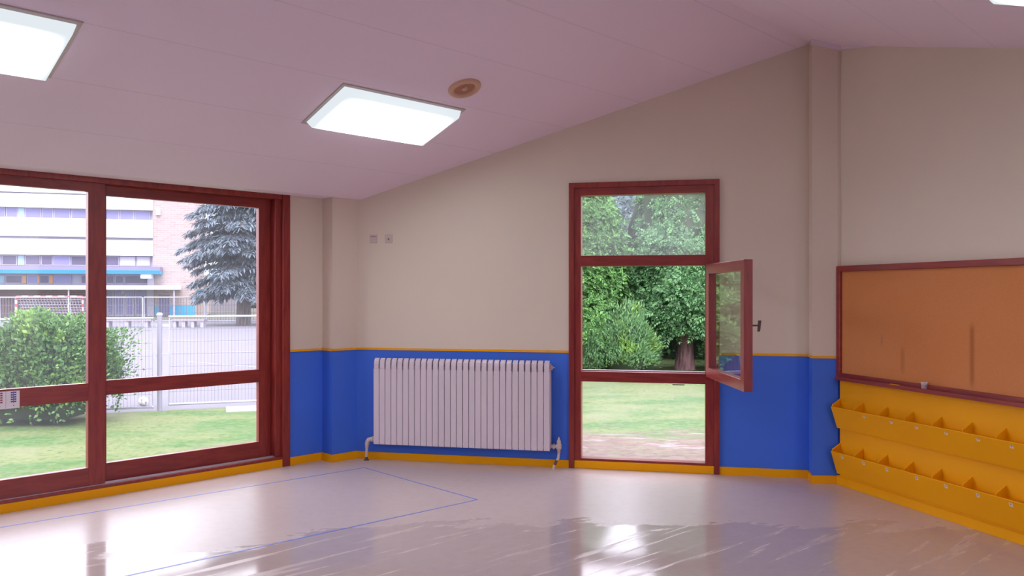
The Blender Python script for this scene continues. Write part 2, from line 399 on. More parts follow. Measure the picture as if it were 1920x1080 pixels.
# ------------------------------------------------------------------ room shell
def struct(mb, name, mat, label=None, **kw):
    return tag(mb.build(name, mat, **kw), label, None, None, 'structure')
QEND, TEND = 4.6, -11.0
TH = 0.25
b = MB()
FLOORPOLY = [G(0.8, -3.45), G(0.8, 0.0), G(0.8, QEND + .2), G(TEND - .2, QEND + .2), G(TEND - .2, -3.45)]
FPOLY = [FL(-9.6, -.16, 0), FL(0.6, -.16, 0), FB(-.1, -.16, 0), FB(4.05, -.16, 0), FR(5.0, -.16, 0), G(TEND - .1, QEND + .1), G(TEND - .1, -3.40)]
b.prism([p + Vector((0, 0, 0)) for p in FPOLY], [p - Vector((0, 0, 0.28)) for p in FPOLY])
struct(b, 'floor', M['floor'], 'shiny mottled vinyl floor with wet mop streaks')

b = MB()
def tq(p): return ((p - RIDGE).dot(FL.d), (p - RIDGE).dot(FL.n))
def tback(q, o=.20):                          # where the outer face of the back or right wall lies, per distance from the ridge
    F = FB if q < -.02 else FR
    p0, p1 = tq(F(0, -o, 0)), tq(F(1, -o, 0))
    return p0[0] + (p1[0] - p0[0]) * (q - p0[1]) / (p1[1] - p0[1])
for qs in ((-3.60, -3.27, -.03, 0), (0, .25, FLATQ), (FLATQ, QEND + .2)):
    for q0, q1 in zip(qs[:-1], qs[1:]):
        zq = lambda q: ceil_z(G(0, q))
        low = [(TEND - .2, q0), (min(tback(q0), 1.0), q0), (min(tback(q1), 1.0), q1), (TEND - .2, q1)]
        b.hexa([G(t, q, zq(q)) for t, q in low] + [G(t, q, zq(q) + .2) for t, q in low])
struct(b, 'ceiling', M['ceiling'], 'mauve white panelled ceiling sloping up to a ridge')

def ztop(F, a, w=0): return ceil_z(F(a, w, 0)) + 0.05
# left wall: only the short return beside the window, the pier in the corner, and solid wall beyond the glazing
b = MB()
b.box(FL, 0.03, 0.42, -TH, 0, 0, ztop(FL, .3))
b.prism_sz(FL, [(0.365, 0), (0.66, 0), (0.66, ztop(FL, .5, .16)), (0.365, ztop(FL, .4, .16))], -.1, 0.162)
b.box(FL, -9.3, -5.92, -TH, 0, 0, ztop(FL, -3))
struct(b, 'wall_left', M['wall'], 'narrow cream and blue wall beside the sliding window')
b = MB()
def bw(a0, a1, z0, lo=None):
    zt0, zt1 = ztop(FB, a0, 0), ztop(FB, a1, 0)
    b.prism_sz(FB, [(a0, z0), (a1, z0), (a1, zt1), (a0, zt0)], -TH, 0)
bw(-.25, 1.95, 0); bw(1.95, 3.165, 2.42); bw(3.165, 4.02, 0)
# pier in the right corner
PA = [FB(3.885, -.2, 0), FB(3.885, .182, 0), FR(0.0, -.005, 0), FR(0.0, -.25, 0)]
b.prism([p for p in PA], [Vector((p.x, p.y, min(ceil_z(p) + .05, RZ + .02))) for p in PA])
struct(b, 'wall_back', M['wall'], 'cream wall over a blue dado behind the radiator')
b = MB()
RWALLW = -0.032
aq = [0.0, 3.5, 5.0]
for a0, a1 in zip(aq[:-1], aq[1:]):
    b.prism_sz(FR, [(a0, 0), (a1, 0), (a1, ztop(FR, a1)), (a0, ztop(FR, a0))], -TH, RWALLW)
struct(b, 'wall_right', M['wall'], 'cream wall behind the cork board')
b = MB()
b.hexa([G(TEND - .25, QEND), G(-3.2, QEND), G(-3.2, QEND + .25), G(TEND - .25, QEND + .25)] + [G(t, q, FLATZ + .05) for t, q in ((TEND - .25, QEND), (-3.2, QEND), (-3.2, QEND + .25), (TEND - .25, QEND + .25))])
struct(b, 'wall_side', M['wall'])
b = MB()
pol = [(-3.5, 0), (QEND + .2, 0), (QEND + .2, FLATZ + .05), (FLATQ, FLATZ + .05), (0, RZ + .05), (-3.5, RZ - LS * 3.5 + .05)]
b.prism([G(TEND, q, z) for q, z in pol], [G(TEND - .25, q, z) for q, z in pol])
struct(b, 'wall_rear', M['wall'])

# mouldings: thin yellow dado strip, ceiling cove, yellow skirting
b = MB()
def strip(F, a0, a1, w0, z0, z1, t): b.box(F, a0, a1, w0 - .01, w0 + t, z0, z1)
strip(FL, 0.03, 0.365, 0, .985, 1.003, .008)
strip(FL, 0.357, 0.640, .162, .985, 1.003, .008)
b.box(FL, 0.352, 0.362, 0, .170, .985, 1.003)
strip(FB, -.02, 1.93, 0, .985, 1.003, .008); strip(FB, 3.183, 3.89, 0, .985, 1.003, .008)
b.box(FB, 3.877, 3.887, 0, .190, .985, 1.003)
_A, _B = FB(3.88, .182, 0), FR(0.0, -.005, 0)
FP = Frame((_A.x, _A.y), math.degrees(math.atan2(_B.y - _A.y, _B.x - _A.x))); PL = (_B - _A).length
strip(FP, 0, PL, 0, .985, 1.003, .008)
struct(b, 'trim_1', M['yellow'], 'thin yellow strip along the top of the blue dado')
b = MB()
strip(FL, 0.03, 0.365, 0, 0, .068, .012); strip(FL, 0.353, 0.645, .162, 0, .068, .012); b.box(FL, 0.350, 0.362, 0, .172, 0, .068)
strip(FL, -5.95, -0.035, 0, 0, .064, .012)
struct(b, 'baseboard_left', M['yellow'], 'yellow kick board below the sliding window')
b = MB()
strip(FB, -.02, 1.93, 0, 0, .064, .012); strip(FB, 3.183, 3.89, 0, 0, .064, .012); b.box(FB, 3.875, 3.887, 0, .192, 0, .064)
strip(FP, -.01, PL + .02, 0, 0, .064, .012)
struct(b, 'baseboard_back', M['yellow'], 'yellow skirting board below the radiator')
b = MB()
def cove(F, a0, a1, w, h, n=1):
    za, zb = ceil_z(F(a0, w, 0)), ceil_z(F(a1, w, 0))
    b.hexa([F(a0, w - .02, za - h), F(a1, w - .02, zb - h), F(a1, w + .018, zb - h), F(a0, w + .018, za - h),
            F(a0, w - .02, za + .03), F(a1, w - .02, zb + .03), F(a1, w + .018, zb + .03), F(a0, w + .018, za + .03)])
cove(FR, 0.0, 4.7, RWALLW, .030); cove(FP, 0, PL + .02, 0, .042)
struct(b, 'trim_2', M['trim'], 'white cove along the top of the right wall')

# ------------------------------------------------------------------ sliding window on the left wall
win = tag(empty('window_1', FL(-1.5, 0, 0)), 'wide red-brown sliding window looking onto the playground', None, None, 'structure')
A0, A1 = -5.93, 0.03
b = MB()
b.box(FL, A0, A1, -.16, .012, 2.305, 2.352); b.box(FL, A0, A1, -.16, .012, .064, .086)
b.box(FL, -.040, A1, -.16, .022, 0, 2.352); b.box(FL, -.097, -.035, -.16, -.010, .08, 2.31)
b.box(FL, A0, A0 + .07, -.16, .012, .0, 2.34)
b.build('frame', M['wood'], win, .003)
b = MB(); b.box(FL, A0 + .07, -.097, -.150, -.012, .078, .090); b.box(FL, A0 + .07, -.097, -.052, -.044, .088, .096); b.build('sliding_track', M['alu'], win)
def sash(F, parent, name, a0, a1, w0, w1, z0, z1, st, rails, pane, gw=None):
    """stiles of width st, rails [(z0,z1)...] from bottom to top, panes between them"""
    root = empty(name, F(a0, w0, z0) - parent.location); root.parent = parent
    b = MB()
    b.box(F, a0, a0 + st[0], w0, w1, z0, z1); b.box(F, a1 - st[1], a1, w0, w1, z0, z1)
    b.build('stile', M['wood'], root, .003)
    b = MB()
    for r0, r1 in rails: b.box(F, a0 + st[0] - .002, a1 - st[1] + .002, w0, w1, r0, r1)
    b.build('rail', M['woodh'], root, .003)
    g = (w0 + w1) / 2 if gw is None else gw
    for (r0, r1), (q0, q1) in zip(rails[:-1], rails[1:]):
        b = MB(); b.box(F, a0 + st[0] - .006, a1 - st[1] + .006, g - .003, g + .003, r1 - .006, q0 + .006)
        b.build('pane', pane, root)
    return root
RL = [(.088, .222), (.712, .840), (2.240, 2.312)]
RRr = [(.084, .226), (.735, .845), (2.226, 2.312)]
sash(FL, win, 'sliding_sash', -1.56, -.098, -.130, -.082, .084, 2.312, (.112, .112), RRr, M['pane'])
sash(FL, win, 'sliding_sash', -2.98, -1.48, -.072, -.016, .088, 2.312, (.118, .118), RL, M['pane'])
sash(FL, win, 'sliding_sash', -4.40, -2.90, -.130, -.082, .084, 2.312, (.112, .112), RRr, M['pane'])
sash(FL, win, 'sliding_sash', -5.86, -4.32, -.072, -.016, .088, 2.312, (.118, .118), RL, M['pane'])

# ------------------------------------------------------------------ tall window on the back wall
win2 = tag(empty('window_2', FB(2.55, 0, 0)), 'tall red-brown window with its middle casement open', None, None, 'structure')
b = MB()
b.box(FB, 1.930, 1.974, -.10, .022, 0, 2.44); b.box(FB, 3.140, 3.183, -.10, .022, 0, 2.44); b.box(FB, 1.930, 3.183, -.10, .0225, 2.395, 2.44)
b.build('casing', M['wood'], win2, .003)
b = MB()
b.box(FB, 1.970, 2.034, -.10, .006, .066, 2.40); b.box(FB, 3.068, 3.144, -.10, .006, .066, 2.40)
b.build('jamb', M['wood'], win2, .003)
b = MB()
b.box(FB, 2.03, 3.07, -.10, .004, 2.332, 2.40); b.box(FB, 2.03, 3.07, -.10, .004, 1.727, 1.818); b.box(FB, 2.03, 3.07, -.10, .004, .742, .828); b.box(FB, 1.972, 3.144, -.10, .004, .062, .086)
b.build('transom', M['woodh'], win2, .003)
for z0, z1 in ((1.815, 2.335), (.083, .745)):
    b = MB(); b.box(FB, 2.03, 3.072, -.070, -.064, z0, z1); b.build('pane', M['dusty'], win2)
b = MB(); b.box(FB, 2.03, 3.07, -.098, -.060, .826, .838); b.build('rebate_strip', M['alu'], win2)
b = MB(); b.box(FB, 1.976, 3.139, -.06, .014, 0, .066); b.build('kick_board', M['yellow'], win2, .003)
_b = MB(); _b.box(FB, 2.80, 2.90, -.064, -.052, .722, .729); _b.build('mark', M['dark'], win2)
FS = Frame((1.605, 6.80), -89.0)               # the casement swung into the room
cs = sash(FS, win2, 'casement', 0, 1.05, -.063, 0, .805, 1.735, (.085, .085), [(.805, .885), (1.655, 1.735)], M['clean'], -.035)
b = MB()
hz_ = 1.27
b.tube([FS(1.03, -.060, hz_), FS(1.03, -.105, hz_)], .006, 8)
b.hexa([FS(1.022, -.102, hz_ - .042), FS(1.040, -.102, hz_ - .042), FS(1.040, -.118, hz_ - .042), FS(1.022, -.118, hz_ - .042),
        FS(1.022, -.108, hz_ + .036), FS(1.040, -.108, hz_ + .036), FS(1.040, -.128, hz_ + .036), FS(1.022, -.128, hz_ + .036)])
b.build('handle', M['dark'], cs, .002)
for z in (.92, 1.60):
    b = MB(); b.tube([FS(-.012, -.02, z - .035), FS(-.012, -.02, z + .035)], .008, 8); b.build('hinge', M['dark'], cs)

# ------------------------------------------------------------------ radiator
rad = empty('radiator', FB(.99, .1, 0), 'white ribbed panel radiator on blue wall beside the tall window', 'radiator')
NSEC = 29; RA0, RA1 = .196, 1.783; PW = (RA1 - RA0) / NSEC
def section_mesh(i):
    b = MB(); a = RA0 + PW * (i + .5); z0, z1 = .155, .922
    hw = PW / 2 - .0022
    zn = z1 - .095                               # each column narrows towards its head
    b.prism_wz(FB, [(.109, z0), (.118, z0), (.122, z0 + .006), (.122, zn), (.108, zn)], a - hw, a + hw)
    b.prism_wz(FB, [(.108, zn - .001), (.1218, zn - .001), (.1218, z1 - .055), (.117, z1 - .028), (.105, z1 - .010), (.085, z1), (.078, z1 - .006), (.106, z1 - .045)], a - hw + .004, a + hw - .004)
    b.prism_wz(FB, [(.030, z0 + .02), (.030, z1 - .04), (.036, z1 - .02), (.090, z1 - .006), (.108, z1 - .06), (.108, z0 + .02)], a - .004, a + .004)
    b.box(FB, a - hw, a + hw, .028, .034, z0 + .01, z1 - .03)
    b.box(FB, a - PW / 2, a + PW / 2, .050, .085, z0 + .012, z0 + .050); b.box(FB, a - PW / 2, a + PW / 2, .050, .085, z1 - .11, z1 - .07)
    return b
for i in range(NSEC): section_mesh(i).build('section', M['radiator'], rad, .0025)
for a in (.55, 1.40):
    b = MB(); b.box(FB, a, a + .03, 0, .05, .80, .83); b.build('wall_bracket', M['radiator'], rad)
pz = .19
b = MB()
b.tube([FB(.20, .068, pz), FB(.150, .068, pz), FB(.132, .068, pz - .006), FB(.120, .068, pz - .022), FB(.116, .068, pz - .05)], .020, 12)
b.tube([FB(.176, .068, pz), FB(.162, .068, pz)], .027, 6)
b.tube([FB(.116, .068, pz - .045), FB(.114, .068, pz - .075)], .016, 10)
b.build('valve', M['pipe'], rad)
b = MB(); b.tube([FB(.114, .068, pz - .07), FB(.110, .068, .025), FB(.110, .068, -.002)], .012, 10); b.build('pipe', M['pipe'], rad)
b = MB(); b.tube([FB(.110, .068, .03), FB(.110, .068, 0)], .0135, 10); b.lathe(FB(.110, .068, 0), (0, 0, 1), [(.0, .006), (.024, .006), (.026, 0)], 16); b.build('pipe_collar', M['rust'], rad)
b = MB()
b.tube([FB(1.78, .068, pz), FB(1.845, .068, pz)], .015, 12); b.tube([FB(1.80, .068, pz), FB(1.815, .068, pz)], .024, 6)
b.lathe(FB(1.852, .068, pz - .055), (0, 0, 1), [(.0, 0), (.014, 0), (.016, .03), (.022, .035), (.022, .075), (.016, .08), (.018, .085), (.018, .10), (.010, .115), (.004, .135), (0, .137)], 14)
b.build('valve', M['pipe'], rad)
b = MB(); b.tube([FB(1.852, .068, pz - .05), FB(1.848, .070, pz - .10), FB(1.825, .080, .055), FB(1.812, .085, .02), FB(1.810, .085, -.002)], .011, 10); b.build('pipe', M['pipe'], rad)
b = MB(); b.tube([FB(1.835, .076, .075), FB(1.818, .083, .035)], .0125, 10); b.build('pipe_collar', M['rust'], rad)
b = MB(); b.tube([FB(1.783, .068, .86), FB(1.80, .068, .86)], .020, 10); b.tube([FB(1.80, .068, .86), FB(1.815, .068, .86)], .006, 8); b.build('bleed_plug', M['pipe'], rad)

# ------------------------------------------------------------------ ceiling fittings
NLEFT = Vector((-FL.n.x * LS, -FL.n.y * LS, 1)).normalized() * -1       # pointing into the room
NRIGHT = Vector((FL.n.x * RS, FL.n.y * RS, 1)).normalized() * -1
def ceiling_light(t0, t1, q0, q1, label):
    left = q1 <= 0
    n = NLEFT if left else NRIGHT
    zz = lambda q: RZ - (LS if left else RS) * abs(q)
    P = lambda t, q, h: G(t, q, zz(q)) + n * h
    root = empty('ceiling_light', P((t0 + t1) / 2, (q0 + q1) / 2, 0), label, 'ceiling light', 'square fluorescent ceiling lights')
    def frustum(b, i0, i1, h0, h1):
        c0 = [P(t0 + i0, q0 + i0, h0), P(t1 - i0, q0 + i0, h0), P(t1 - i0, q1 - i0, h0), P(t0 + i0, q1 - i0, h0)]
        c1 = [P(t0 + i1, q0 + i1, h1), P(t1 - i1, q0 + i1, h1), P(t1 - i1, q1 - i1, h1), P(t0 + i1, q1 - i1, h1)]
        b.hexa(c0 + c1)
    b = MB(); frustum(b, -.026, -.022, -.004, .008); b.build('rim', M['lampframe'], root)
    b = MB(); frustum(b, 0.0, .022, .004, .062); b.build('diffuser', lamp_material((t0 + t1) / 2, (q0 + q1) / 2), root, .004)
    return root
ceiling_light(-3.24, -2.185, -2.225, -1.745, 'lit rectangular ceiling light beside the round tan vent')
ceiling_light(-5.97, -4.915, -2.195, -1.705, 'lit ceiling light cut by the left edge of the picture, above the window')
ceiling_light(-3.14, -2.085, 1.842, 2.34, 'lit ceiling light past the ridge, only its corner showing top right')
ceiling_light(-8.70, -7.645, -2.195, -1.705, 'added unseen ceiling light farthest back on the window side')  # invented fill lamp out of view, added to brighten the room
ceiling_light(-5.90, -4.84, 1.80, 2.335, 'added unseen ceiling light past the ridge, above the viewer')  # another added lamp, unseen, lifts the indoor light
ceiling_light(-8.65, -7.59, 1.80, 2.335, 'added unseen ceiling light past the ridge, farthest back')  # unseen as well, made up for extra room brightness
vc = G(-2.385, -1.49, RZ - LS * 1.49)
vent = empty('ceiling_vent', vc, 'round tan ceiling vent with a recessed centre beside the lit lamp', 'vent')
b = MB(); b.lathe(vc, NLEFT, [(.122, -.002), (.122, .010), (.112, .022), (.090, .024), (.080, .014), (.076, -.002)], 48); b.build('rim', M['tan'], vent)
b = MB(); b.lathe(vc, NLEFT, [(.078, .004), (.050, .001), (.030, .004), (.0, .004)], 40); b.build('recess', M['tandark'], vent)
b = MB(); b.lathe(vc, NLEFT, [(.022, .004), (.022, .014), (.014, .020), (.0, .021)], 24); b.build('centre_button', M['tan'], vent)

# ------------------------------------------------------------------ blank plates high on the back wall
for a0, lab, hole in ((.113, 'blank square wall plate painted over, nearer the corner', False), (.260, 'square wall plate painted over with a dark hole in it', True)):
    r = empty('wall_plate', FB(a0 + .036, 0, 1.948), lab, 'wall plate', 'old wall plates high on the cream wall')
    b = MB(); b.box(FB, a0, a0 + .072, -.004, .006, 1.948, 2.026); b.build('cover', M['plate'], r, .004)
    b = MB(); 
    if hole: b.box(FB, a0 + .028, a0 + .044, 0, .0068, 1.974, 1.990)
    else: b.box(FB, a0 + .012, a0 + .060, 0, .0066, 2.004, 2.010)
    b.build('cable_hole' if hole else 'slot', M['hole'], r)

# ------------------------------------------------------------------ cork board with tray
BL = 2.55
board = empty('cork_board', FR(BL / 2, 0, .82), 'large cork pin board in a red-brown frame over the yellow rack', 'pin board')
b = MB(); b.box(FR, .03, BL - .03, RWALLW - .005, -.008, .85, 1.69); b.build('cork_panel', M['cork'], board)
b = MB()
b.box(FR, .001, .044, RWALLW - .004, .012, .82, 1.709); b.box(FR, BL - .044, BL, RWALLW - .004, .012, .82, 1.709)
b.box(FR, .040, BL - .04, RWALLW - .004, .012, 1.665, 1.709); b.box(FR, .040, BL - .04, RWALLW - .004, .012, .82, .876)
b.build('frame', M['woodh'], board, .003)
b = MB(); b.prism_wz(FR, [(.008, .822), (.008, .838), (.040, .838), (.040, .850), (.048, .850), (.048, .822)], .03, BL - .03); b.build('tray', M['woodh'], board, .002)
cup = empty('plastic_cup', FR(.905, .026, .838), 'small clear plastic cup standing on the cork board tray', 'cup')
b = MB(); b.lathe(FR(.905, .026, .8385), (0, 0, 1), [(0, 0), (.017, 0), (.021, .052), (.0225, .054), (.0195, .052), (.0155, .002), (0, .002)], 24)
CUPM, nt_, b_, o_ = new_mat('clear_plastic'); b_.inputs['Base Color'].default_value = (.85, .80, .86, 1); b_.inputs['Roughness'].default_value = .12; b_.inputs['Alpha'].default_value = .28
b.build('cup_body', CUPM, cup)
b = MB(); b.tube([FR(.905, .026, .891) + Vector((math.cos(t) * .0225, math.sin(t) * .0225, 0)) for t in np.linspace(0, 2 * PI, 25)], .0018, 6, False); b.build('cup_rim', simple('cup_rim_plastic', (.8, .76, .82), .2), cup)
b = MB(); b.box(FR, .615, .70, .041, .052, .8495, .8535); tag(b.build('yellow_strip', M['yellow'], None, .001), 'short yellow strip lying on the cork board tray edge', 'strip')

# ------------------------------------------------------------------ yellow wall rack with two troughs
RK = 2.75
rack = empty('book_rack', FR(RK / 2, 0, 0), 'bright yellow wall rack with two divided troughs under the cork board', 'rack')
b = MB(); b.box(FR, .03, RK, RWALLW + .002, 0, .06, .8195); b.build('back_panel', M['yellow'], rack, .003)
b = MB(); b.prism_wz(FR, [(-.03, 0), (.008, 0), (.008, .062), (-.004, .072), (-.03, .072)], -.01, RK); b.build('plinth', M['yellow'], rack, .002)
tags_s = ([.389, .66, .89, 1.142, 1.389, 1.626, 1.87, 2.12], [.154, .384, .619, .895, 1.142, 1.389, 1.622, 1.87, 2.12])
for zt, zb, ts in ((.618, .448, tags_s[0]), (.272, .092, tags_s[1])):
    tr = empty('trough', FR(RK / 2, 0, zb) - rack.location); tr.parent = rack
    b = MB()
    b.prism_wz(FR, [(0, zb), (.030, zb), (.088, zt - .004), (.087, zt), (.083, zt), (.080, zt - .004), (.024, zb + .008), (0, zb + .008)], .034, RK)
    b.build('front_panel', M['yellow'], tr, .0015)
    div = [(-.002, zb + .008), (.026, zb + .008), (.081, zt - .006), (.080, zt + .010), (.074, zt + .018), (.060, zt + .024), (.004, zt + .058), (-.002, zt + .058)]
    b = MB(); b.prism_wz(FR, div, .036, .044); b.build('end_panel', M['yellow'], tr, .0015)
    for k in range(10):
        s_ = .288 + .246 * k
        b = MB(); b.prism_wz(FR, div, s_ - .004, s_ + .004); b.build('divider', M['yellow'], tr, .0015)
    for k, s_ in enumerate(ts):
        zc = zt - .026; wq = lambda z: .030 + (.088 - .030) * (z - zb) / (zt - zb)
        hh, hw_ = .0145, .0125
        root = MB(); root.prism([FR(s_ - hw_, wq(zc - hh) - .001, zc - hh), FR(s_ + hw_, wq(zc - hh) - .001, zc - hh), FR(s_ + hw_, wq(zc + hh) - .001, zc + hh), FR(s_ - hw_, wq(zc + hh) - .001, zc + hh)],
                                [FR(s_ - hw_, wq(zc - hh) + .0012, zc - hh), FR(s_ + hw_, wq(zc - hh) + .0012, zc - hh), FR(s_ + hw_, wq(zc + hh) + .0012, zc + hh), FR(s_ - hw_, wq(zc + hh) + .0012, zc + hh)])
        root.cur = 1
        h2, w2 = .006, .005
        root.prism([FR(s_ + i * w2, wq(zc + j * h2), zc + j * h2) for i, j in ((-1, -1), (1, -1), (1, 1), (-1, 1))],
                   [FR(s_ + i * w2, wq(zc + j * h2) + .0016, zc + j * h2) for i, j in ((-1, -1), (1, -1), (1, 1), (-1, 1))])
        o = root.build('paper_tag', [M['tagp'], M['tagink']], tr); o['label'] = 'small white paper tag'

# ------------------------------------------------------------------ paper cards on the window rail
for a0, a1, ink, lab in ((-2.206, -2.1265, 'inkred', 'white paper card with a red printed grid on the window rail'), (-2.1245, -2.042, 'inkblue', 'white paper card with a blue printed grid on the window rail')):
    r = empty('paper_card', FL((a0 + a1) / 2, -.014, .705), lab, 'paper card', 'printed cards on the window rail')
    b = MB(); b.box(FL, a0, a1, -.0155, -.0125, .706, .826); b.build('sheet', M['paper'], r)
    b = MB(); ac = (a0 + a1) / 2 + .004
    b.box(FL, ac - .0022, ac + .0022, -.0130, -.0118, .742, .822)
    for k in range(5):
        z = .748 + k * .0155
        for i in (-1, 1): b.box(FL, ac + i * .0105 - .0062, ac + i * .0105 + .0062, -.0130, -.0118, z, z + .0095)
        b.box(FL, ac - .017, ac + .017, -.0130, -.0120, z + .0035, z + .0055)
    b.box(FL, ac - .003, ac + .003, -.0130, -.0118, .724, .730)
    b.build('printed_grid', M[ink], r)

# ------------------------------------------------------------------ blue tape rectangle on the floor
b = MB()
TB, TC = Vector((-1.267, 7.043, 0)), Vector((-.251, 5.954, 0))
u = (TC - TB).normalized(); v = Vector((-.745, -.667, 0)).normalized()
TA, TD = TB + v * 7.2, TC + v * 7.2
def tape(p, q, w=.0065):
    d = (q - p).normalized(); n_ = Vector((d.y, -d.x, 0)) * w
    b.hexa([p - n_ + Vector((0, 0, -.001)), q - n_ + Vector((0, 0, -.001)), q + n_ + Vector((0, 0, -.001)), p + n_ + Vector((0, 0, -.001))] + [x + Vector((0, 0, .0008)) for x in (p - n_, q - n_, q + n_, p + n_)])
tape(TA, TB); tape(TB, TC); tape(TC, TD); tape(TD, TA)
tag(b.build('floor_tape', M['tape'], None), 'thin blue tape outline of a long rectangle stuck on the floor', 'tape')

# ------------------------------------------------------------------ outdoors: ground
GZ = -.30
def slab(name, pts, z0, z1, mat, label):
    b = MB(); b.prism([Vector((x, y, z1)) for x, y in pts], [Vector((x, y, z0)) for x, y in pts]); return struct(b, name, mat, label)
FF = Frame((-5.38, 12.54), 20.0)               # line of the near fence
lw = [FF(-30, 0, 0), FF(4.2, 0, 0), Vector((0.5, 25, 0)), Vector((30, 25, 0)), Vector((30, -25, 0)), Vector((-30, -25, 0))]
slab('lawn', [(p.x, p.y) for p in lw], -.8, GZ, M['lawn'], 'mown lawn with a bare earth patch outside the windows')
slab('playground', [(-90, -10), (-30, -10), (FF(-30, 0, 0).x, FF(-30, 0, 0).y), (FF(4.2, 0, 0).x, FF(4.2, 0, 0).y), (0.5, 25), (-8, 51), (-90, 51)], -.85, GZ - .005, M['asphalt'], 'pale asphalt playground behind the fence')
slab('far_ground', [(-120, 51), (-8, 51), (0.5, 25), (60, 25), (60, 400), (-300, 400), (-300, 51)], -.9, GZ - .01, paint('dull_far_grass', (.10, .095, .075), .9, .2, .2, 2, .1), 'dull ground under the far trees')
b = MB(); b.box(FF, .95, 4.0, -.10, .55, GZ - .1, GZ + .012)
tag(b.build('kerb', M['concrete'], None, .01), 'pale concrete kerb at the foot of the mesh fence', 'kerb', None, 'structure')
b = MB()
for p0, p1, w in (((-8.5, 21.5), (-2.0, 17.0), .05), ((-20, 33), (-5, 29), .07), ((-16, 26), (-4, 24.5), .05), ((-24, 42), (-8, 40), .09)):
    p = Vector((p0[0], p0[1], 0)); q = Vector((p1[0], p1[1], 0)); n_ = Vector(((q - p).y, -(q - p).x, 0)).normalized() * w
    b.prism([x + Vector((0, 0, GZ + .002)) for x in (p - n_, q - n_, q + n_, p + n_)], [x + Vector((0, 0, GZ - .02)) for x in (p - n_, q - n_, q + n_, p + n_)])
tag(b.build('court_lines', M['line'], None), 'faint white court lines on the asphalt', 'court lines', None, 'structure')

# ------------------------------------------------------------------ near mesh fence
def mesh_panel(F, root, a0, a1, z0, z1, r=.018, step=.05, wr=.0017, hz=6, frame_mat='fence'):
    b = MB()
    b.tube([F(a0, 0, z0), F(a0, 0, z1), F(a1, 0, z1), F(a1, 0, z0), F(a0, 0, z0)], r, 6, False)
    for p in (F(a0, 0, z0), F(a1, 0, z0), F(a0, 0, z1), F(a1, 0, z1)): b.lathe(p - Vector((0, 0, r)), (0, 0, 1), [(0, 0), (r, 0), (r, 2 * r), (0, 2 * r)], 6)
    b.build('frame', M[frame_mat], root)
    b = MB()
    n = int((a1 - a0) / step)
    for k in range(1, n):
        a = a0 + (a1 - a0) * k / n
        b.box(F, a - wr, a + wr, -wr, wr, z0, z1)
    for k in range(1, hz + 1):
        z = z0 + (z1 - z0) * k / (hz + 1)
        b.box(F, a0, a1, -wr * 2.2, -wr * .2, z - wr, z + wr)
    b.build('wire_mesh', M['wire'], root)
zf = GZ + .06; zt_ = 1.115
g = empty('wire_fence', FF(-2.6, 0, GZ), 'near mesh fence panel ending beside the white ball and hedge', 'fence', 'near wire mesh fence')
mesh_panel(FF, g, -5.1, -.10, zf, zt_)
g = empty('wire_fence', FF(2.0, 0, GZ), 'near mesh fence panel with the thick round post at its left end', 'fence', 'near wire mesh fence')
mesh_panel(FF, g, .14, 4.0, zf + .03, zt_ + .02)
b = MB(); b.tube([FF(0, 0, GZ - .1), FF(0, 0, 1.165)], .036, 14); b.build('post', simple('lilac_grey_post', (.22, .21, .28), .5), g)
b = MB(); b.lathe(FF(0, 0, 1.165), (0, 0, 1), [(.043, -.01), (.043, .01), (.03, .03), (0, .035)], 14); b.build('cap', M['fence'], g)
for z in (.05, .55, 1.0):
    b = MB(); b.box(FF, -.05, .15, -.012, .012, z - .02, z + .02); b.build('strap', M['fence'], g)
# football against the fence
bp = Vector((-5.88, 13.1, GZ + .072))
ball = empty('football', bp - Vector((0, 0, .072)), 'scuffed white football lying behind the mesh fence', 'ball')
b = MB()
prof = [(math.sin(t) * .075, -math.cos(t) * .075) for t in np.linspace(0, PI, 17)]
b.lathe(bp, (.2, .1, 1), prof, 28); b.build('ball_skin', M['ball'], ball)
for k in range(9):
    b = MB()
    th = k * 2.4; ph = math.acos(1 - 2 * (k + .5) / 9)
    d_ = Vector((math.sin(ph) * math.cos(th), math.sin(ph) * math.sin(th), math.cos(ph)))
    b.lathe(bp + d_ * .0735, d_, [(.020, -.002), (.019, .0022), (0, .0028)], 5)
    b.build('dark_patch', M['ballpatch'], ball)

# ------------------------------------------------------------------ foliage builders
def arrays_to_mesh(name, verts, faces, mat, parent, smooth=False, mats=None, midx=None):
    me = bpy.data.meshes.new(name)
    off = Vector((0, 0, 0)); p = parent
    while p is not None: off += p.location; p = p.parent
    verts = np.asarray(verts, dtype=np.float32) - np.array(off, dtype=np.float32)
    faces = np.asarray(faces, dtype=np.int32)
    me.vertices.add(len(verts)); me.vertices.foreach_set('co', verts.ravel())
    k = faces.shape[1]
    me.loops.add(faces.size); me.loops.foreach_set('vertex_index', faces.ravel())
    me.polygons.add(len(faces)); me.polygons.foreach_set('loop_start', np.arange(0, faces.size, k, dtype=np.int32)); me.polygons.foreach_set('loop_total', np.full(len(faces), k, dtype=np.int32))
    for m in (mats or [mat]): me.materials.append(m)
    if midx is not None: me.polygons.foreach_set('material_index', np.asarray(midx, dtype=np.int32))
    if smooth: me.polygons.foreach_set('use_smooth', np.ones(len(faces), dtype=bool))
    me.update(calc_edges=True); me.validate()
    o = bpy.data.objects.new(name, me); COL.objects.link(o); o.parent = parent
    return o
def unit(a): return a / np.maximum(np.linalg.norm(a, axis=1, keepdims=True), 1e-9)
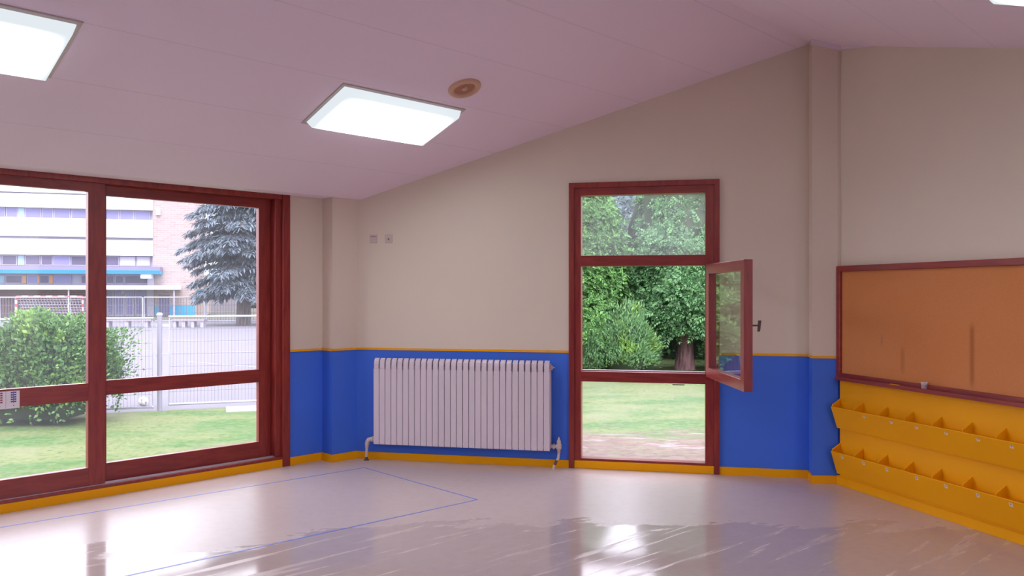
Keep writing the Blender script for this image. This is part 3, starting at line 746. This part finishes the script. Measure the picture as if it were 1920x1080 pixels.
def leaf_arrays(pos, d, nrm, L, W):
    """pointed leaves: one folded quad each"""
    side = unit(np.cross(d, nrm)); nrm = unit(np.cross(side, d))
    L = L[:, None]; W = W[:, None]
    v = np.stack([pos, pos + d * L * .5 + side * W * .5 + nrm * W * .15, pos + d * L, pos + d * L * .5 - side * W * .5 + nrm * W * .15], 1)
    return v.reshape(-1, 3), np.arange(len(pos) * 4).reshape(-1, 4)
def frond_arrays(pos, d, nrm, L, W, droop):
    """flat curving sprays, three quads each"""
    side = unit(np.cross(d, nrm)); rows = []
    for t, w in ((0, .25), (.35, 1.0), (.72, .8), (1.0, .12)):
        c = pos + d * (L * t)[:, None] - np.array([0, 0, 1]) * (droop * L * t * t)[:, None] + unit(np.cross(side, d)) * (W * .1)[:, None]
        rows += [c + side * (W * w * .5)[:, None], c - side * (W * w * .5)[:, None]]
    v = np.stack(rows, 1).reshape(-1, 3)
    base = (np.arange(len(pos)) * 8)[:, None, None]
    f = base + np.array([[0, 1, 3, 2], [2, 3, 5, 4], [4, 5, 7, 6]])[None]
    return v, f.reshape(-1, 4)
def spray_arrays(pos, d, nrm, L, curl, pairs=4, wid=.20):
    """feathery sprays: leaflets in pairs along an axis that curls over at its end"""
    side = unit(np.cross(d, nrm)); nr = unit(np.cross(side, d)); V = []
    ts = np.linspace(.12, .82, pairs)
    for t in list(ts) + [.86]:
        c = pos + d * (L * t)[:, None] - nr * (curl * L * t * t)[:, None]
        ax = unit(d - nr * (2 * curl * t)[:, None])
        for sg in ((1, -1) if t < .85 else (0,)):
            q = unit(ax * (.75 if sg else 1) + side * sg * .75); l = (L * (.46 - .22 * t))[:, None]; w = (L * wid * (1.1 - .4 * t) * .5)[:, None]
            pq = unit(np.cross(q, nr))
            tipd = nr * l * .22
            V.append(np.stack([c, c + q * l * .55 + pq * w, c + q * l - tipd, c + q * l * .55 - pq * w], 1))
    v = np.stack(V, 1).reshape(-1, 3)
    return v, np.arange(len(v)).reshape(-1, 4)
def rand_dirs(n):
    return unit(rng.normal(size=(n, 3)))
def blob_core(c, rx, ry, rz, nz=14, na=22, amp=.10, seed=0):
    r2 = np.random.default_rng(seed); v = []; f = []
    for i in range(nz + 1):
        ph = PI * i / nz
        for k in range(na):
            th = 2 * PI * k / na; s_ = 1 + amp * r2.normal()
            v.append((c[0] + rx * s_ * math.sin(ph) * math.cos(th), c[1] + ry * s_ * math.sin(ph) * math.sin(th), c[2] - rz * math.cos(ph)))
    for i in range(nz):
        for k in range(na): f.append((i * na + k, i * na + (k + 1) % na, (i + 1) * na + (k + 1) % na, (i + 1) * na + k))
    return np.array(v), np.array(f)
def join_arrays(parts):
    V, Fc, Mi = [], [], []; n = 0
    for v, f, m in parts:
        V.append(v); Fc.append(f + n); Mi.append(np.full(len(f), m)); n += len(v)
    return np.concatenate(V), np.concatenate(Fc), np.concatenate(Mi)

# ------------------------------------------------------------------ hedge in front of the fence
hx0, hx1, hyc = -10.5, -5.58, 11.45
hedge = empty('hedge', (-7.6, hyc, GZ), 'clipped leafy green hedge in front of the mesh fence', 'hedge')
def hedge_surface(n):
    """points on a rounded box shell, with outward normals"""
    x = rng.uniform(hx0, hx1, n); t = rng.uniform(0, 1, n)
    H, D = 1.35, .62
    ang = t * PI                                   # front foot, over the top, back foot
    px = np.sign(np.cos(ang)) * np.abs(np.cos(ang)) ** .45; pz = np.abs(np.sin(ang)) ** .45
    taper = np.clip((hx1 - x) / .55, 0, 1) ** .5
    lump = 1 + .07 * np.sin(x * 3.1 + t * 5) + .05 * np.sin(x * 7.3 + t * 13)
    tilt = (x - hx0) * .020
    p = np.stack([x, hyc - tilt * 0 - px * D * lump * (.35 + .65 * taper), GZ + .03 + pz * (H * lump * (.62 + .38 * taper))], 1)
    nrm = unit(np.stack([np.where(x > hx1 - .5, .8, 0), -px, pz * .9 + .05], 1))
    return p, nrm
parts = []
n = 34000
p, nn = hedge_surface(n)
p = p + nn * rng.normal(0, .05, (n, 1)) - nn * .03
d = unit(nn * .7 + rand_dirs(n) * .8 + np.array([0, 0, .25])); L = rng.uniform(.045, .085, n)
v, f = leaf_arrays(p, d, unit(nn + rand_dirs(n) * .7), L, L * rng.uniform(.45, .65, n)); parts.append((v, f, 0))
n = 2600                                            # loose sprays at the open end
p = np.stack([hx1 - .25 + np.abs(rng.normal(0, .17, n)), hyc + rng.normal(0, .35, n), GZ + rng.uniform(.35, 1.28, n)], 1)
d = unit(rand_dirs(n) * .6 + np.array([.7, -.2, .5])); L = rng.uniform(.04, .075, n)
v, f = leaf_arrays(p, d, rand_dirs(n), L, L * .45); parts.append((v, f, 0))
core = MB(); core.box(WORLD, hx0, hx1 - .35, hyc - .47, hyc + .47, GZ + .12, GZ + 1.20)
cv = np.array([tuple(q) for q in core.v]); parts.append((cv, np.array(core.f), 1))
V, Fc, Mi = join_arrays(parts)
arrays_to_mesh('foliage', V, Fc, None, hedge, mats=[M['hedge'], M['core']], midx=Mi)
for k in range(26):
    b = MB()
    x = random.uniform(hx0, hx1 - .1); y = hyc + random.uniform(-.42, .3)
    b.tube([(x, y, GZ - .03), (x + random.uniform(-.06, .06), y - random.uniform(0, .06), GZ + .25), (x + random.uniform(-.12, .12), y - random.uniform(0, .1), GZ + .6)], [.012, .009, .005], 5)
    b.build('stem', M['greybark'], hedge)

# ------------------------------------------------------------------ conifers outside the tall window
def conifer(name, base, H, R, z0, prof, nclump, mat, label, trunk_r, group=None, fl=(.15, .27), lean=0, bark='bark', cat='tree', trunk_h=None, seed=1):
    root = empty(name, base, label, cat, group)
    bx, by, bz = base
    t = rng.uniform(0, 1, nclump) ** 1.25; z = bz + z0 + t * (H - z0)
    th = rng.uniform(0, 2 * PI, nclump)
    lump = 1 + .10 * np.sin(th * 3 + z * 1.7 + seed) + .08 * np.sin(th * 7 - z * 2.9)
    r = R * np.interp(t, prof[0], prof[1]) * lump * rng.uniform(.78, 1.06, nclump)
    out = np.stack([np.cos(th), np.sin(th), np.zeros(nclump)], 1)
    c = np.stack([bx + r * np.cos(th), by + r * np.sin(th), z], 1)
    m = 13
    pos = np.repeat(c, m, 0) + rng.normal(0, .075, (nclump * m, 3))
    o = np.repeat(out, m, 0)
    d = unit(o * .55 + np.array([0, 0, .45]) + rand_dirs(nclump * m) * .75)
    L = rng.uniform(*fl, nclump * m)
    nr = unit(np.array([0, 0, .55]) + o * .9 + rand_dirs(nclump * m) * .45)
    parts = [spray_arrays(pos, d, nr, L, rng.uniform(.25, .8, nclump * m)) + (0,)]
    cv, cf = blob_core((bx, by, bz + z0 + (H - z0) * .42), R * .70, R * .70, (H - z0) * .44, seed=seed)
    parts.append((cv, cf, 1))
    V, Fc, Mi = join_arrays(parts)
    arrays_to_mesh('foliage', V, Fc, None, root, mats=[mat, M['core']], midx=Mi)
    b = MB(); th_ = trunk_h or H * .6
    zs = np.linspace(0, th_, 8)
    b.tube([(bx + .02 * math.sin(q * 3), by, bz + q - .1) for q in zs], [trunk_r * (1.28 if i == 0 else 1.0) * (1 - .6 * q / th_) for i, q in enumerate(zs)], 16)
    b.build('trunk', M[bark], root)
    return root
PRF = ([0, .08, .3, .6, .85, 1], [.80, 1.0, .93, .66, .34, .03])
conifer('thuja_tree', (4.05, 19.3, GZ), 6.7, 1.60, .95, ([0, .07, .15, .30, .53, .8, 1], [.8, .98, .93, .82, .55, .25, .03]), 2300, M['thuja'], 'big feathery thuja with a bare reddish trunk behind the open casement', .21, 'conifers beyond the lawn', seed=3)
conifer('thuja_tree', (1.30, 18.9, GZ), 4.75, 1.22, .35, ([0, .1, .4, .75, .93, 1], [.8, 1, .98, .82, .5, .05]), 2400, M['thuja2'], 'narrow bright green thuja leafy almost to the ground, left in the tall window', .20, 'conifers beyond the lawn', fl=(.12, .22), seed=5)
conifer('thuja_tree', (-2.4, 19.6, GZ), 8.6, 1.5, .4, PRF, 1300, M['thuja2'], 'thuja hidden by the radiator wall and mirrored in the open casement glass', .22, 'conifers beyond the lawn', seed=9)
conifer('thuja_tree', (6.9, 20.3, GZ), 8.6, 1.6, .5, PRF, 700, M['thuja'], 'thuja seen only through the glass of the open casement', .25, 'conifers beyond the lawn', seed=8)

def bush(name, base, rx, ry, H, n, mat, label, cat='shrub', leaf=(.05, .10), narrow=.35, up=.6, group=None, nstem=8):
    root = empty(name, base, label, cat, group); bx, by, bz = base
    dirs = rand_dirs(n); dirs[:, 2] = np.abs(dirs[:, 2]) * 1.0 - .25 * rng.uniform(0, 1, n)
    rad_ = rng.uniform(.72, 1.05, n) * (1 + .12 * np.sin(dirs[:, 0] * 6) + .1 * np.sin(dirs[:, 2] * 9 + dirs[:, 1] * 5))
    p = np.stack([bx + dirs[:, 0] * rx * rad_, by + dirs[:, 1] * ry * rad_, bz + H * .30 + dirs[:, 2] * H * .72 * rad_], 1)
    p[:, 2] = np.maximum(p[:, 2], bz + .04)
    d = unit(dirs * .7 + np.array([0, 0, up]) + rand_dirs(n) * .6); L = rng.uniform(*leaf, n)
    parts = [leaf_arrays(p, d, unit(dirs + rand_dirs(n) * .6), L, L * narrow) + (0,)]
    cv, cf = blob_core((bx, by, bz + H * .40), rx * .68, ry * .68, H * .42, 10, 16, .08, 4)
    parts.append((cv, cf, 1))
    V, Fc, Mi = join_arrays(parts)
    arrays_to_mesh('foliage', V, Fc, None, root, mats=[mat, M['core']], midx=Mi)
    for k in range(nstem):
        a = random.uniform(0, 2 * PI); r = random.uniform(.1, .6); b = MB()
        b.tube([(bx, by, bz - .05), (bx + rx * r * .5 * math.cos(a), by + ry * r * .5 * math.sin(a), bz + H * .35), (bx + rx * r * math.cos(a), by + ry * r * math.sin(a), bz + H * .8)], [.02, .014, .006], 6)
        b.build('stem', M['greybark'], root)
    return root
bush('shrub', (2.42, 17.9, GZ), .80, .7, 1.50, 12000, M['shrub'], 'pale feathery shrub between the two thujas', leaf=(.06, .12), narrow=.28, up=.6)
bush('ivy_clump', (2.98, 18.6, GZ), .42, .5, 1.25, 4500, M['ivy'], 'dark ivy clump at the foot of the big thuja, beside its trunk', 'ivy')
bush('ivy_clump', (1.62, 17.7, GZ), .40, .5, 1.05, 4200, M['ivy'], 'dark ivy clump at the foot of the narrow thuja', 'ivy')
bush('shrub', (5.35, 18.9, GZ), .9, .6, 1.1, 5000, M['ivy'], 'low dark shrub right of the big thuja trunk, behind the casement')
# pale broad-leaved trees farther off
def broadleaf(base, H, R, n, label, seed, cz=.6, mat='fartree'):
    root = empty('broadleaf_tree', base, label, 'tree', 'pale trees far behind the conifers'); bx, by, bz = base
    r2 = np.random.default_rng(seed); parts = []
    K = 26
    cc = np.stack([bx + r2.normal(0, R * .5, K), by + r2.normal(0, R * .45, K), bz + H * cz + r2.normal(0, H * .17, K)], 1)
    for c in cc:
        m = n // K; dd = rand_dirs(m); rr = R * r2.uniform(.26, .44)
        p = c + dd * rr * rng.uniform(.5, 1.05, (m, 1)); L = rng.uniform(.18, .34, m)
        parts.append(leaf_arrays(p, unit(dd + rand_dirs(m)), rand_dirs(m), L, L * .6) + (0,))
    V, Fc, Mi = join_arrays(parts); arrays_to_mesh('foliage', V, Fc, M[mat], root)
    b = MB(); b.tube([(bx, by, bz - .1), (bx + .1, by, bz + H * .3), (bx - .1, by, bz + H * .75)], [R * .09, R * .07, R * .03], 10)
    for c in cc[:12]: b.tube([(bx, by, bz + H * .35), tuple((Vector((bx, by, bz + H * .45)) + Vector(c)) / 2), tuple(c)], [R * .035, R * .022, R * .008], 6)
    b.build('trunk', M['greybark'], root)
broadleaf((4.4, 33, GZ), 7.0, 2.6, 7000, 'pale leafy tree in the gap between the two thujas', 2, .55)
broadleaf((11.4, 40, GZ), 11, 4.2, 6000, 'pale leafy tree behind the big thuja', 3, .55)
broadleaf((-2.2, 44, GZ), 8.5, 3.6, 6000, 'pale leafy tree behind the narrow thuja', 4, .55)
# low green belt closing the view under the trees
b_root = empty('hedge', (4, 22.6, GZ), 'dark undergrowth hedge in the shade behind the thujas', 'hedge')
n = 12000
p = np.stack([rng.uniform(-2, 12, n), 22.6 + rng.normal(0, .4, n), GZ + rng.uniform(0, 2.5, n)], 1); L = rng.uniform(.10, .22, n)
parts = [leaf_arrays(p, unit(rand_dirs(n) + np.array([0, -.5, .3])), rand_dirs(n), L, L * .6) + (0,)]
core = MB(); core.box(WORLD, -2, 12, 22.6, 23.4, GZ, GZ + 2.1); parts.append((np.array([tuple(q) for q in core.v]), np.array(core.f), 1))
V, Fc, Mi = join_arrays(parts); arrays_to_mesh('foliage', V, Fc, None, b_root, mats=[M['ivy'], M['core']], midx=Mi)

# ------------------------------------------------------------------ blue cedar by the school building
def cedar(base, H, R, label):
    root = empty('cedar_tree', base, label, 'tree'); bx, by, bz = base
    P_, D_, N_, L_, W_, DR = [], [], [], [], [], []
    b = MB(); b.tube([(bx, by, bz - .1), (bx + .1, by, bz + H * .4), (bx, by, bz + H)], [.42, .30, .04], 12)
    bt = MB()
    for k in range(270):
        t = rng.uniform(.11, 1) ; z = bz + H * t; a = rng.uniform(0, 2 * PI)
        ln = R * (1 - t * .45) * rng.uniform(.75, 1.08) * (0.85 if t < .16 else 1)
        dx = np.array([math.cos(a), math.sin(a), 0.0]); sd = np.array([-dx[1], dx[0], 0])
        tip = np.array([bx, by, z]) + dx * ln + np.array([0, 0, -.12 * ln])
        bt.tube([(bx, by, z), tuple((np.array([bx, by, z]) + tip) / 2 + np.array([0, 0, .12 * ln])), tuple(tip)], [.06, .04, .012], 5)
        m = int(140 + 150 * ln / R * 3)
        u_ = rng.uniform(.12, 1.02, m); off = rng.normal(0, 1, m) * .27 * ln * (1.2 - u_)
        c = np.array([bx, by, z])[None] + dx[None] * (ln * u_)[:, None] + sd[None] * off[:, None]
        c[:, 2] += .30 * ln * u_ * (1 - u_) - .12 * ln * u_ * u_ + rng.normal(0, .05, m)
        P_.append(c); D_.append(unit(dx[None] * .8 + sd[None] * np.sign(off)[:, None] * .7 + rand_dirs(m) * .5 + np.array([0, 0, -.15])))
        N_.append(unit(np.array([0, 0, 1.0]) + rand_dirs(m) * .35)); l = rng.uniform(.14, .32, m); L_.append(l); W_.append(l * .34); DR.append(rng.uniform(.2, .8, m))
    v, f = frond_arrays(np.concatenate(P_), np.concatenate(D_), np.concatenate(N_), np.concatenate(L_), np.concatenate(W_), np.concatenate(DR))
    arrays_to_mesh('foliage', v, f, M['cedar'], root)
    b.build('trunk', M['greybark'], root); bt.build('branches', M['greybark'], root)
cedar((-15.2, 46.5, GZ), 14, 3.75, 'blue-grey cedar with layered drooping branches beside the brick tower')

# ------------------------------------------------------------------ far fence panels, goal, bench
FFAR = Frame((-18.8, 50.4), 6.0)
xs = [-20.6, -16.7, -12.0, -8.0, -3.7, -.05, 4.3, 8.6]
labs = ['far fence panel outermost on the left, hidden behind the hedge', 'far fence panel cut by the left edge of the picture, left of the goal', 'far fence panel standing in front of the red and white goal',
        'far fence panel in front of the glass school entrance', 'far fence panel in front of the small dark door', 'far fence panel in front of the cedar trunk', 'far fence panel right of the cedar, hidden by the window frame']
for i in range(len(xs) - 1):
    a0, a1 = xs[i] + .10, xs[i + 1] - .10
    g = empty('wire_fence', FFAR((a0 + a1) / 2, 0, GZ), labs[i], 'fence', 'far wire mesh fence')
    mesh_panel(FFAR, g, a0, a1, GZ + .08, 1.23, .035, .16, .011, 2)
    b = MB(); b.tube([FFAR(a1 + .10, 0, GZ - .2), FFAR(a1 + .10, 0, 1.24)], .045, 8); b.build('post', M['fence'], g)
goal = empty('football_goal', (-29.2, 52.5, GZ), 'red and white banded football goal behind the far fence', 'goal')
def banded(name, p, q, n, parent, r=.06):
    b = MB(); p = Vector(p); q = Vector(q)
    for k in range(n):
        b.cur = k % 2
        b.tube([p.lerp(q, k / n), p.lerp(q, (k + 1) / n)], r, 8)
    return b.build(name, [M['reddisc'], M['whitegoal']], parent)
gl, gr, gy, gt = -31.7, -27.45, 52.5, 1.25
banded('post', (gl, gy, GZ), (gl, gy, gt), 7, goal); banded('post', (gr, gy, GZ), (gr, gy, gt), 7, goal); banded('crossbar', (gl, gy, gt), (gr, gy, gt), 11, goal)
b = MB()
for k in range(1, 22): b.tube([(gl + (gr - gl) * k / 22, gy + .05, gt - .02), (gl + (gr - gl) * k / 22, gy + .8, GZ + .05)], .012, 4)
for k in range(1, 9): b.tube([(gl, gy + .05 + .75 * k / 9, gt - (gt - GZ) * k / 9), (gr, gy + .05 + .75 * k / 9, gt - (gt - GZ) * k / 9)], .012, 4)
b.build('net', M['net'], goal)
for bx_, wd, lab in ((-20.6, 3.6, 'long low concrete bench across the court, left of the post'), (-16.9, 1.7, 'short low concrete bench across the court, right of the post')):
    g = empty('bench', (bx_, 43, GZ), lab, 'bench', 'concrete benches across the court')
    b = MB(); b.box(WORLD, bx_ - wd / 2, bx_ + wd / 2, 42.8, 43.25, GZ + .32, GZ + .42); b.build('seat', M['concrete'], g)
    for k in range(4):
        x = bx_ - wd * .42 + wd * .28 * k
        b = MB(); b.box(WORLD, x - .08, x + .08, 42.85, 43.2, GZ - .03, GZ + .33); b.build('leg', M['greyframe'], g)

# ------------------------------------------------------------------ school building
UB = Frame((-32.6, 62.0), 16.0)                 # facade line; UB.n points towards the camera
def fac(px, py, w=0.0):                         # where a sight line meets the facade plane -> (along, height)
    r = Vector(((px - 960) / FPX, 1, (HZ - py) / FPX))
    t = (UB.O + UB.n * w).dot(UB.n) / Vector((r.x, r.y, 0)).dot(UB.n)
    p = r * t; return (p - UB.O).dot(UB.d), EYE + p.z
LFT = -16.0
aR, _ = fac(287, 450); aT, _ = fac(365, 450)
zz_ = lambda py, px=150: fac(px, py)[1]
Z = {k: zz_(v) for k, v in dict(roof=330, cap0=366, cap1=363, w1t=391, w1b=410, b1b=443, gap=447, b2b=478.5, w2t=479, w2b=498).items()}
sch = empty('school_building', UB(-2, -5, GZ), 'white school building with ribbon windows, turquoise canopy and a brick tower', 'building')
b = MB(); b.box(UB, LFT, aR - .05, -12, -.35, GZ - .1, Z['roof']); b.build('wall', M['pier'], sch)
def band(name, z0, z1, w0=-.4, w1=.12, a0=LFT, a1=None, mat='facade'):
    b = MB(); b.box(UB, a0, aR if a1 is None else a1, w0, w1, z0, z1); return b.build(name, M[mat], sch)
band('parapet', Z['cap1'], Z['roof'], w1=.05); band('spandrel_band', Z['w1t'], Z['cap0']); band('spandrel_band', Z['gap'] + .12, Z['w1b']); band('spandrel_band', Z['w2t'] + .02, Z['b1b'] - .25)
# ribbon windows: (left px, right px, material)
def ribbon(rows, y0, y1, ref):
    z0, z1 = zz_(y1), zz_(y0)
    for x0, x1, mt in rows:
        a0, a1 = fac(x0, ref)[0], fac(x1, ref)[0]
        b = MB(); b.box(UB, a0, a1, -.36, -.26, z0, z1); w = b.build('window', M['greyframe'], sch)
        b = MB(); b.box(UB, a0 + .06, a1 - .06, -.27, -.24, z0 + .07, z1 - .07); b.build('pane', M[mt], w)
row1 = [(-60, -30, 'farglass'), (-29, 8, 'farglass'), (9, 31, 'farglass'), (31.5, 44.5, 'paleteal'), (45, 75, 'farglass'), (76, 98, 'farglass'), (99, 130, 'farglass'), (132, 165, 'farglass'), (166, 194, 'farglass'), (195, 222, 'farglass'), (223, 250, 'farglass'), (251, 281, 'farglass')]
row2 = [(-60, -30, 'farglassdark'), (-29, 0, 'farglassdark'), (1, 30, 'farglassdark'), (31, 44, 'paleteal'), (45, 74, 'farglassdark'), (75, 97, 'farglassdark'), (98, 130, 'farglass'), (131, 165, 'farglassdark'), (166, 194, 'farglass'), (195, 222, 'farglassdark'), (223, 253, 'blind'), (255, 281, 'blind')]
ribbon(row1, 391, 411, 400); ribbon(row2, 479, 498, 488)
row3 = [(-50, -20, 'farglassdark'), (-19, 7, 'paleteal'), (8, 40, 'farglassdark'), (48, 69, 'farglass'), (72, 91, 'farglassdark'), (98, 132, 'farglass'), (150, 197, 'farglassdark'), (198, 213, 'farglassdark'), (214, 231, 'farglassdark'), (232, 278, 'farglassdark')]
ribbon(row3, 516, 532, 524)
b = MB()
for x0, x1 in ((40.5, 47.5), (69.2, 71.8), (91.2, 97.5)):
    b.box(UB, fac(x0, 524)[0], fac(x1, 524)[0], -.36, -.22, zz_(532), zz_(516))
b.build('mullion', M['orange'], sch)
# turquoise edged canopy
ac, _ = fac(300, 508, 1.6)
z0, z1, z2 = fac(150, 513, 1.6)[1], fac(150, 506.5, 1.6)[1], fac(150, 499, 1.6)[1]
b = MB(); b.box(UB, LFT, ac, -.3, 1.6, z1 - .02, z2); cn = b.build('canopy', M['mauve'], sch)
b = MB(); b.prism_wz(UB, [(1.45, z0), (1.64, z1), (1.64, z1 + .02), (-.3, z1 + .02), (-.3, z0)], LFT, ac - .02); b.build('fascia', M['teal'], cn)
b = MB(); b.box(UB, fac(268, 520)[0], fac(287, 520)[0], -.3, 1.2, zz_(522), zz_(514)); b.build('canopy_beam', M['facade'], sch)
# lower white slab canopy
ad, _ = fac(333, 540, 2.4)
b = MB(); b.box(UB, LFT, ad, -.3, 2.4, fac(150, 543, 2.4)[1], fac(150, 535, 2.4)[1]); b.build('entrance_canopy', M['facade'], sch)
b = MB(); b.box(UB, LFT, fac(196, 560)[0], -.34, -.10, GZ, zz_(543)); b.build('brick_plinth', brick_material('brown_brick', (.13, .07, .072), (.16, .09, .09), (.18, .13, .14), UB, 1.0), sch)
for x0, x1 in ((200, 212), (214, 231), (233, 250), (252, 276)):
    a0, a1 = fac(x0, 560)[0], fac(x1, 560)[0]
    b = MB(); b.box(UB, a0, a1, -.36, -.28, GZ, zz_(543)); w = b.build('door', M['greyframe'], sch)
    b = MB(); b.box(UB, a0 + .10, a1 - .10, -.29, -.26, GZ + .15, zz_(545)); b.build('glass', M['farglass'], w)
b = MB(); b.box(UB, fac(226, 552)[0], fac(233, 552)[0], -.25, -.23, zz_(551), zz_(545)); b.build('notice', M['blind'], sch)
b = MB(); b.box(UB, fac(277, 560)[0], fac(289, 560)[0], -.35, .2, GZ, zz_(513)); b.build('pier', M['pier'], sch)
for x in (128, 326):
    a_, _ = fac(x, 560, 2.3); b = MB(); b.tube([UB(a_, 2.2, GZ), UB(a_, 2.2, fac(150, 543, 2.3)[1])], .06, 8); b.build('post', M['greyframe'], sch)
# brick tower
TB_ = brick_material('pale_pink_brick', (.27, .205, .205), (.31, .245, .24), (.34, .30, .31), UB, 1.0)
b = MB(); b.box(UB, aR - .02, aT, -9, .02, GZ - .1, Z['roof'] + 2); tw = b.build('tower', TB_, sch)
b = MB(); b.box(UB, fac(310, 580)[0], aT + .01, 0, .05, GZ, zz_(572.5, 340)); b.box(UB, fac(290, 580)[0], fac(297, 580)[0], 0, .05, GZ, zz_(572.5, 300)); b.build('painted_base', M['teal'], tw)
b = MB(); b.box(UB, fac(297.5, 570)[0], fac(318, 570)[0], 0, .06, GZ, zz_(553, 308)); dd_ = b.build('door', simple('dark_violet_door', (.10, .085, .18), .5), tw)
b = MB(); b.box(UB, fac(297, 570)[0], fac(319, 570)[0], .02, .10, zz_(554, 308), zz_(552.5, 308)); b.build('lintel', M['mauve'], dd_)
b = MB(); b.box(UB, fac(293.5, 398)[0], fac(301, 398)[0], 0, .25, zz_(403.5, 297), zz_(392, 297)); b.build('floodlight', M['facade'], tw)
# low annexe behind the tower
an = empty('annexe', UB(aT + 1.2, -4, GZ), 'low tan annexe with a turquoise band right of the brick tower', 'building')
a2, _ = fac(391, 550, -2)
b = MB(); b.box(UB, aT - .5, a2 - .3, -8, -2.05, GZ - .1, zz_(524, 380)); b.build('wall', simple('tan_render', (.34, .27, .23), .8), an)
b = MB(); b.box(UB, aT - .5, a2, -4, -2, zz_(556, 380), zz_(542.5, 380)); b.build('turquoise_band', M['teal'], an)
b = MB(); b.box(WORLD, -30.9, -28.3, 84, 86, GZ - .1, .95); tag(b.build('low_building', M['concrete'], None), 'long low white building glimpsed under the cedar', 'building')
far_belt = empty('hedge', (-24, 97, GZ), 'dark distant hedge closing the view under the cedar', 'hedge')
n = 9000
p = np.stack([rng.uniform(-60, 14, n), 97 + rng.normal(0, .8, n), GZ + rng.uniform(0, 4.2, n)], 1); L = rng.uniform(.35, .7, n)
parts = [leaf_arrays(p, unit(rand_dirs(n) + np.array([0, -.5, .3])), rand_dirs(n), L, L * .6) + (0,)]
core = MB(); core.box(WORLD, -60, 14, 97.2, 98.5, GZ, GZ + 3.6); parts.append((np.array([tuple(q) for q in core.v]), np.array(core.f), 1))
V, Fc, Mi = join_arrays(parts); arrays_to_mesh('foliage', V, Fc, None, far_belt, mats=[M['fartree'], M['core']], midx=Mi)
broadleaf((-22.5, 76, GZ), 13, 4.0, 6000, 'green tree behind the cedar, right of the brick tower', 6, .6)
broadleaf((-11.5, 82, GZ), 15, 6.0, 7000, 'pale tree far behind the cedar on its right', 7, .55)
